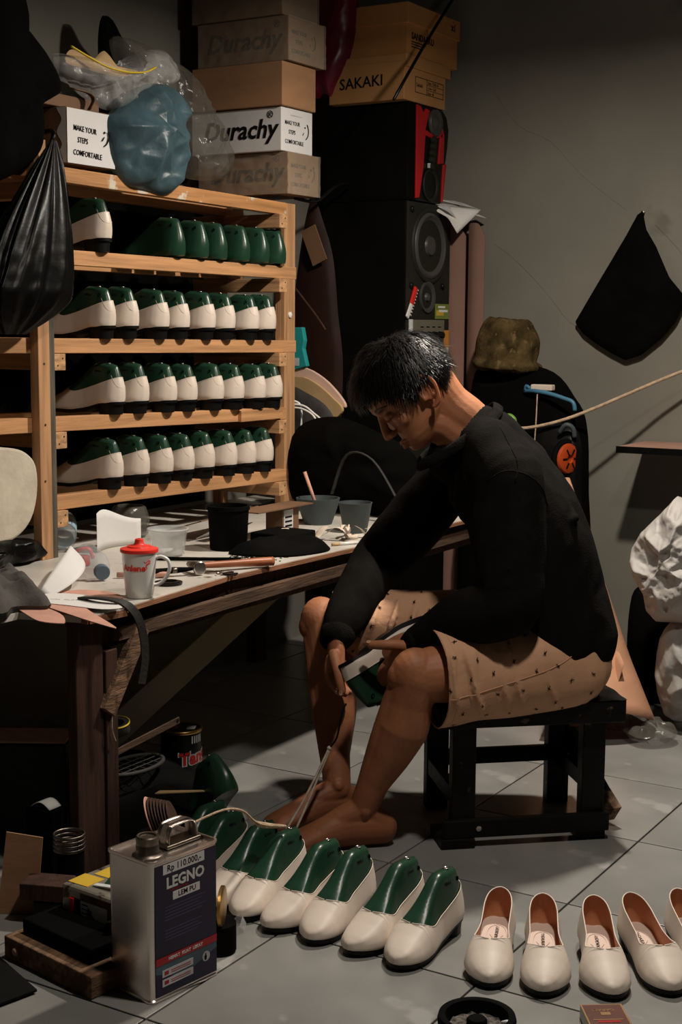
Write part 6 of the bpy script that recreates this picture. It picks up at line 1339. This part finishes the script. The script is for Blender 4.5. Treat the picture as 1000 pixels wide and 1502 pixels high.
# ---- hair: cap over the skull, then strands
H = Body(); vs = []; fs = []
us = np.linspace(-.075, .112, 44); nh = 64
def hair_r(u, a):
    fp, fb, ww = (np.interp(u/1.10 if u > 0 else u, US, q) for q in (FP, FB, WW)); th = .017 if u > 0 else .017 + .10*u
    th = max(.003, th); cf = (fp+fb)/2; rf = (fp-fb)/2 + th; w_ = ww + th*.9; ca, sa = math.cos(a), math.sin(a); e = 2/2.2
    return cf + rf*abs(ca)**e*(1 if ca > 0 else -1), w_*abs(sa)**e*(1 if sa > 0 else -1)
def hairline(a):                                 # lowest u of the hair for a direction round the head (0 = face, pi = nape)
    d = abs((a+PI) % (2*PI)-PI); return float(np.interp(d, [0, .55, .85, 1.15, 1.40, 1.60, 1.80, 2.2, PI], [.020, .012, .010, -.010, -.056, -.030, -.012, -.062, -.080]))
for j in range(nh):
    a = 2*PI*j/nh; h0 = hairline(a)
    for i in range(26):
        v = i/25; u = h0 + (.1085-h0)*(v**.85); f, l = hair_r(u, a)
        if u > .085: k_ = max(0, 1-((u-.085)/.0236)**2)**.5; f = f*(k_*.9+.0); l = l*k_*.95
        jag = noise.noise(Vector((math.cos(a)*7, math.sin(a)*7, u*30)))*.0045
        if i == 0: f *= .93; l *= .93
        vs.append(hd_(f*(1+jag*4) , l*(1+jag*4), u))
for j in range(nh):
    j2 = (j+1) % nh
    for i in range(25): fs.append((j*26+i, j2*26+i, j2*26+i+1, j*26+i+1))
cap = MB(); cap.add([tuple(W3(p)) for p in vs], fs)
hair = cap.build('hair', 'hair', man, smooth=True)
sm = MB(); whorl = Vector((-.030, .02, .10))
for q in range(7500):
    a = rng.random()*2*PI; h0 = hairline(a); v = rng.random()**.8; u = h0 + (.106-h0)*v
    f, l = hair_r(u, a)
    if u > .085: k_ = max(0, 1-((u-.085)/.0236)**2)**.5; f *= k_*.9; l *= k_*.95
    p = Vector((f, l, u)); n = Vector((f+.0, l*1.3, u+.01)).normalized(); fl = (p - whorl); fl = fl - n*fl.dot(n)
    if fl.length < .004: continue
    fl.normalize(); fl = (fl + Vector((.30, 0, -.25)) * .6 + Vector(rng.normal(size=3))*.22); fl = (fl - n*fl.dot(n)).normalized()
    ln = .022 + .028*rng.random(); ln *= .55 if u < -.02 and f < .03 else (.62 if f > .055 and u < .05 else 1)
    w_ = .0006 + .0005*rng.random(); sd = fl.cross(n)
    lift = .06+.22*rng.random()
    c0 = p - n*.002; c1 = c0 + fl*ln*.5 + n*ln*lift*.9; c2 = c0 + fl*ln - n*ln*.02 + n*ln*lift*(.6 if rng.random() < .9 else 2.0)
    A_ = [c0 - sd*w_, c0 + sd*w_, c1 + sd*w_*.9, c1 - sd*w_*.9, c2]
    sm.add([tuple(W3(hd_(x.x, x.y, x.z))) for x in A_], [(0, 1, 2, 3), (3, 2, 4)])
so = sm.build('strands', 'hair', hair, smooth=False); so['kind'] = 'stuff'

# ---- sweatshirt
S = Body()
S.limb([(.470, 3.12, .400), (.468, 3.12, .47), (.445, 3.12, .58), (.400, 3.12, .70), (.352, 3.12, .79), (.318, 3.118, .845), (.296, 3.115, .880)], [(.185, .120), (.190, .132), (.180, .128), (.185, .125), (.172, .105), (.120, .084), (.076, .070)], 30, 6, up=(1, 0, 0))
for s0 in (shN, shF):
    sg = -1 if s0 is shN else 1
    S.limb([(.300, 3.118+sg*.030, .868), (.322, 3.118+sg*.085, .850), s0 + Vector((-.004, -sg*.01, .006))], [.060, .064, .066], 20, 5)
S.limb([(.330, 3.118, .868), (.375, 3.118, .80)], [.068, .085], 20, 3)
S.limb([(.335, 3.118, .770), (.285, 3.114, .815), (.252, 3.112, .830)], [.105, .088, .066], 22, 4)
S.limb([(.55, 3.12, .40), (.555, 3.12, .45), (.54, 3.12, .53)], [(.15, .05), (.155, .058), (.14, .05)], 24, 4, up=(1, 0, 0))
S.limb([shN+Vector((-.03, .06, .02)), shN+Vector((.005, .0, .002)), shN.lerp(elN, .35)+Vector((.012, 0, 0)), shN.lerp(elN, .75)+Vector((.015, 0, 0)), elN+Vector((.012, 0, -.004)), elN.lerp(wrN, .45)+Vector((0, 0, .006)), elN.lerp(wrN, .85), wrN+Vector((-.004, 0, .002))], [.060, .072, .074, .070, .066, .056, .042, (.032, .029)], 24, 6)
S.limb([shF+Vector((.03, -.06, .02)), shF+Vector((-.0, .0, .002)), shF.lerp(elF, .35), shF.lerp(elF, .75), elF, elF.lerp(wrF, .45), elF.lerp(wrF, .85), wrF+Vector((0, 0, -.004))], [.060, .072, .072, .068, .064, .056, .044, (.034, .030)], 24, 6)
# folds in the sleeves and round the waist
for q in range(6):
    t_ = .35+.09*q; c_ = shN.lerp(elN, t_) + Vector((.012, 0, 0)); r = .073
    S.limb([c_ + Vector((-r*.8, -.02, -.012)), c_ + Vector((-r*.1, -r*.93, .006*math.sin(q*2))), c_ + Vector((r*.85, -.01, .018))], [.004, .0075, .004], 8, 4)
for q in range(5):
    t_ = .15+.18*q; c_ = elN.lerp(wrN, t_); r = .060-.026*t_
    S.limb([c_ + Vector((.004, -.01, r*.95)), c_ + Vector((.008, -r*.92, .0)), c_ + Vector((-.010, -.012, -r*.95))], [.004, .007, .004], 8, 4)
for q in range(6):
    z = .44+.055*q; S.limb([(.40, 3.005-.006*q, z-.02), (.50, 2.985, z), (.585-.03*q, 3.04, z+.03)], [.003, .0075, .004], 8, 4)
me = remesh(S, .0055, 5, .5)
V = np_verts(me).astype(np.float64); N_ = vnorm(me)
wv = np.array([noise.noise(Vector((p[0]*9, p[1]*9, p[2]*7))) + .5*(1-2*abs(noise.noise(Vector((p[0]*16, p[1]*16, p[2]*12+5))))) for p in V])
V += N_*(wv*.0055)[:, None]; set_verts(me, V)
# cut the neck opening along the collar
cp = [(.338, 3.118, .942), (.328, 3.070, .925), (.288, 3.032, .893), (.235, 3.030, .855), (.192, 3.055, .828), (.172, 3.105, .815), (.190, 3.165, .830), (.235, 3.195, .862), (.290, 3.195, .902), (.330, 3.165, .932)]
axn = Vector((-.52, -.05, .85)).normalized(); ccv = sum((Vector(p) for p in cp), Vector())/len(cp)
r_ = V - np.array(ccv); ha = r_ @ np.array(axn); rad_ = np.linalg.norm(r_ - np.outer(ha, np.array(axn)), axis=1)
bm = bmesh.new(); bm.from_mesh(me); bm.verts.ensure_lookup_table()
bmesh.ops.delete(bm, geom=[bm.verts[i] for i in np.where((ha > .004) & (rad_ < .066))[0]], context='VERTS'); bm.to_mesh(me); bm.free()
sw = finish(me, 'sweatshirt', 'sweater')
bvh_s = BVHTree.FromPolygons([v.co for v in sw.data.vertices], [p.vertices for p in sw.data.polygons])
def snap(x, z, bvh, off=.001, y0=2.6):
    o_ = MI @ W3((x, y0, z)); d_ = (MI @ W3((x, y0+1, z))) - o_; h = bvh.ray_cast(o_, d_.normalized())
    return None if h[0] is None else MI.inverted() @ (h[0] - d_.normalized()*off)
def seam(pts, bvh, r, name, m_, par):
    Q = spline([Vector((a, b_, 0)) for a, b_ in pts], 5); P = [snap(q.x, q.y, bvh, r*.4) for q in Q]; P = [p for p in P if p is not None]
    if len(P) > 2: return MB().tube(P, r, 6, 1).build(name, m_, par, smooth=True)
# collar: ribbed band round the neck opening
cp = [(.338, 3.118, .942), (.328, 3.070, .925), (.288, 3.032, .893), (.235, 3.030, .855), (.192, 3.055, .828), (.172, 3.105, .815), (.190, 3.165, .830), (.235, 3.195, .862), (.290, 3.195, .902), (.330, 3.165, .932)]
cps = spline([Vector(p) for p in cp], 8, True); cc_ = sum(cps, Vector())/len(cps); mb = MB(); vs = []; fs = []
axn = Vector((-.52, -.05, .85)).normalized()
for i, p in enumerate(cps):
    out = (p-cc_); out = (out - axn*out.dot(axn)).normalized(); rib_ = .0006*(i % 2)
    for k in range(8):
        a = 2*PI*k/8; vs.append(p + out*(.0045*math.cos(a)+.004) * (1+0) + out*rib_ + (axn*.85 - out*.45)*(.0135*math.sin(a)))
for i in range(len(cps)):
    i2 = (i+1) % len(cps)
    for k in range(8): k2 = (k+1) % 8; fs.append((i*8+k, i2*8+k, i2*8+k2, i*8+k2))
mb.add([tuple(W3(v)) for v in vs], fs).build('collar', 'rib', sw, smooth=True)
seam([(.335, .905), (.350, .870), (.362, .835), (.355, .80)], bvh_s, .0013, 'shoulder_seam', 'rib', sw)
seam([(.300, .800), (.335, .822), (.380, .815), (.415, .785), (.432, .745)], bvh_s, .0013, 'sleeve_seam', 'rib', sw)
for c_, d_, r1, r2 in ((wrN+Vector((-.004, 0, .002)), (wrN-elN), .033, .030), (wrF+Vector((0, 0, -.002)), (wrF-elF), .035, .031)):
    d_ = d_.normalized(); MB().lathe([(r2*.80, .026), (r2*1.02, .024), (r1*1.12, -.004), (r1*1.16, -.030), (r1*.9, -.032), (r2*.80, .026)], W3(c_), 28, W3(d_)).build('cuff', 'rib', sw, smooth=True)

# ---- shorts
T = Body()
hemN = kneeN.lerp(hipN, .13); hemF = kneeF.lerp(hipF, .04)
T.limb([hemN+Vector((-.03, 0, -.010)), hemN+Vector((0, 0, -.010)), kneeN.lerp(hipN, .45)+Vector((0, 0, -.006)), kneeN.lerp(hipN, .75)+Vector((0, 0, -.004)), hipN+Vector((.03, .01, -.012))], [(.104, .082), (.104, .082), (.104, .090), (.102, .094), (.098, .090)], 30, 6)
T.limb([hemF+Vector((-.02, 0, 0)), kneeF.lerp(hipF, .4), kneeF.lerp(hipF, .75), hipF+Vector((.03, 0, -.012))], [(.074, .068), (.088, .082), (.100, .092), (.098, .090)], 30, 6)
T.limb([(.49, 3.00, .385), (.49, 3.12, .385), (.49, 3.24, .385)], [.088, .098, .088], 24, 4)
for q in range(9):                               # folds running aslant over the thigh
    t_ = .22+.075*q; c_ = kneeN.lerp(hipN, t_)+Vector((0, 0, -.005)); a0_ = 1.9; r = .092
    S_p = [c_ + Vector((.02*(k_/4)+.03*math.sin(q*1.7)*(k_/4), -math.sin(.45+2.0*k_/4)*r*.97, math.cos(.45+2.0*k_/4)*r*1.04)) for k_ in range(5)]
    T.limb(S_p, [.003, .0055+.002*(q % 3), .0045, .006-.002*(q % 2), .003], 8, 3)
for q in range(7):
    c_ = kneeF.lerp(hipF, .12+.09*q); r = .080+.008*min(q, 2)
    T.limb([c_ + Vector((.03, -.05, r*.80)), c_ + Vector((.01, -r*.95, .02)), c_ + Vector((-.02, -.06, -r*.7))], [.003, .0075, .003], 8, 4)
me = remesh(T, .0045, 4, .5)
V = np_verts(me).astype(np.float64); N_ = vnorm(me)
dN = np.array((hipN-kneeN).normalized()); dF = np.array((hipF-kneeF).normalized())
wv = np.array([noise.noise(Vector((p[0]*12, p[1]*14, p[2]*14))) for p in V]); V += N_*(wv*.0055)[:, None]
sN = (V-np.array(hemN)) @ dN; sF = (V-np.array(hemF)) @ dF
set_verts(me, V); bm = bmesh.new(); bm.from_mesh(me)
for hem_, dd, near in ((hemN, dN, True), (hemF, dF, False)):
    fc = [f for f in bm.faces if (f.calc_center_median().y < 3.14) == near and (f.calc_center_median()-hem_).dot(Vector(dd)) < .03]
    ge = list({e for f in fc for e in f.edges}) + list({v for f in fc for v in f.verts}) + fc
    bmesh.ops.bisect_plane(bm, geom=ge, plane_co=hem_, plane_no=-Vector(dd), clear_outer=True)
bm.to_mesh(me); bm.free()
shorts = finish(me, 'shorts', 'shorts'); sd = shorts.modifiers.new('s', 'SOLIDIFY'); sd.thickness = .0022; sd.offset = -1
bvh_p = BVHTree.FromPolygons([v.co for v in shorts.data.vertices], [p.vertices for p in shorts.data.polygons])
seam([(.222, .350), (.28, .362), (.35, .380), (.42, .398), (.47, .415), (.52, .445)], bvh_p, .0012, 'side_seam', 'shorts', shorts)
pr_ = []; mb = MB(); nv = len(shorts.data.vertices)
for i in rng.permutation(nv)[:6000]:
    v = shorts.data.vertices[int(i)]; c_ = v.co
    if any((c_-q).length < .040 for q in pr_): continue
    pr_.append(c_.copy()); n_ = v.normal.copy(); A_ = Vector((n_.y, -n_.x, .3)); A_ = (A_ - n_*A_.dot(n_)).normalized(); B_ = n_.cross(A_)
    an = rng.random()*PI; a1 = A_*math.cos(an)+B_*math.sin(an); b1 = n_.cross(a1); c_ = c_ + n_*.0016
    def stroke(p, q, w_): d = (q-p).normalized(); s_ = n_.cross(d)*w_; mb.add([p-s_, p+s_, q+s_*.2, q-s_*.2], [(0, 1, 2, 3)])
    stroke(c_-a1*.0065, c_+a1*.0070, .0011); stroke(c_-a1*.001+b1*.0008, c_+a1*.003+b1*.0048, .0013); stroke(c_+a1*.001-b1*.0006, c_-a1*.004-b1*.0042, .0011); stroke(c_+a1*.003, c_+a1*.0005+b1*.0035, .0010)
o_ = mb.build('printed_mark', 'ink', shorts, world=False); o_['kind'] = 'stuff'; o_['label'] = 'small black leaf-like marks printed on the peach cloth'
def hemring(c_, d_, ra, rb, dx):
    pts = []
    d_ = Vector(d_); 
    for k in range(40):
        a = 2*PI*k/40; o_ = Vector(c_) + Vector(d_)*dx; v_ = Vector((0, math.cos(a), math.sin(a))); v_ = (v_ - d_*v_.dot(d_)).normalized()
        h = bvh_p.ray_cast(MI @ W3(o_ + v_*.2), ((MI @ W3(o_)) - (MI @ W3(o_ + v_*.2))).normalized())
        if h[0] is not None: pts.append(MI.inverted() @ h[0])
    if len(pts) > 8: MB().tube(pts, .0010, 5, 1, True).build('hem_stitch', 'shorts', shorts, smooth=True)
hemring(hemN, dN, 0, 0, .018); hemring(hemN, dN, 0, 0, .0025); hemring(hemF, dF, 0, 0, .004)

# ---- the shoe he works on, held upside down, and its string
o = thing('lasted_shoe', 'green last with a cream upper held upside down by the man', 'shoe', group='shoe in hand')
last_parts(o, True); fT0 = fT.copy(); fT[:] = np.interp(fS, [0, .1, .4, .7, 1], [.058, .055, .046, .050, .055])
uh = shell(.0016).build('upper', 'cream', o, smooth=True, weld=True, world=False); MB().tube(topline(.0015), .0008, 6, 1).build('topline_edge', 'edge', uh, smooth=True, world=False)
solebody().build('outsole', 'sole', o, smooth=True, weld=True, world=False, auto=40); fT[:] = fT0
hl_ = Vector((-.014, 3.045, .404)); D_ = Vector((.78, .56, .22)).normalized(); Zd = Vector((-.05, -.50, -.86)); Zd = (Zd - D_*Zd.dot(D_)).normalized(); Xd = D_.cross(Zd)
Rm = Matrix((W3(Xd), W3(D_), W3(Zd))).transposed().to_4x4(); o.matrix_world = Matrix.Translation(W3(hl_)) @ Rm @ Matrix.Diagonal((1.14, 1.14, 1.14, 1))
t = thing('string', 'off-white doubled string on a dark cord, running down from the held last', 'string', W3((-.12, 2.93, 0)))
MB().tube([W3(p) for p in [(-.022, 3.01, .202), (-.040, 2.995, .165), (-.075, 2.965, .10), (-.110, 2.94, .045), (-.125, 2.93, .022)]], .0026, 8, 4).build('strand', 'cord', t, smooth=True)
MB().tube([W3(p) for p in [(-.020, 3.01, .200), (-.048, 2.99, .135), (-.080, 2.955, .065), (-.110, 2.925, .012), (-.135, 2.91, .008)]], .0026, 8, 4).build('strand', 'cord', t, smooth=True)
for p in ((-.022, 3.01, .200), (-.121, 2.932, .027)): MB().ball(tuple(W3(p)), .0055, 10, 8).build('knot', 'cord', t, smooth=True)
MB().tube([W3(p) for p in [(.014, 3.010, .300), (.008, 3.002, .290), (.002, 3.00, .265), (-.006, 3.005, .225), (-.022, 3.01, .20)]], .0022, 8, 4).build('dark_cord', 'ink', t, smooth=True)
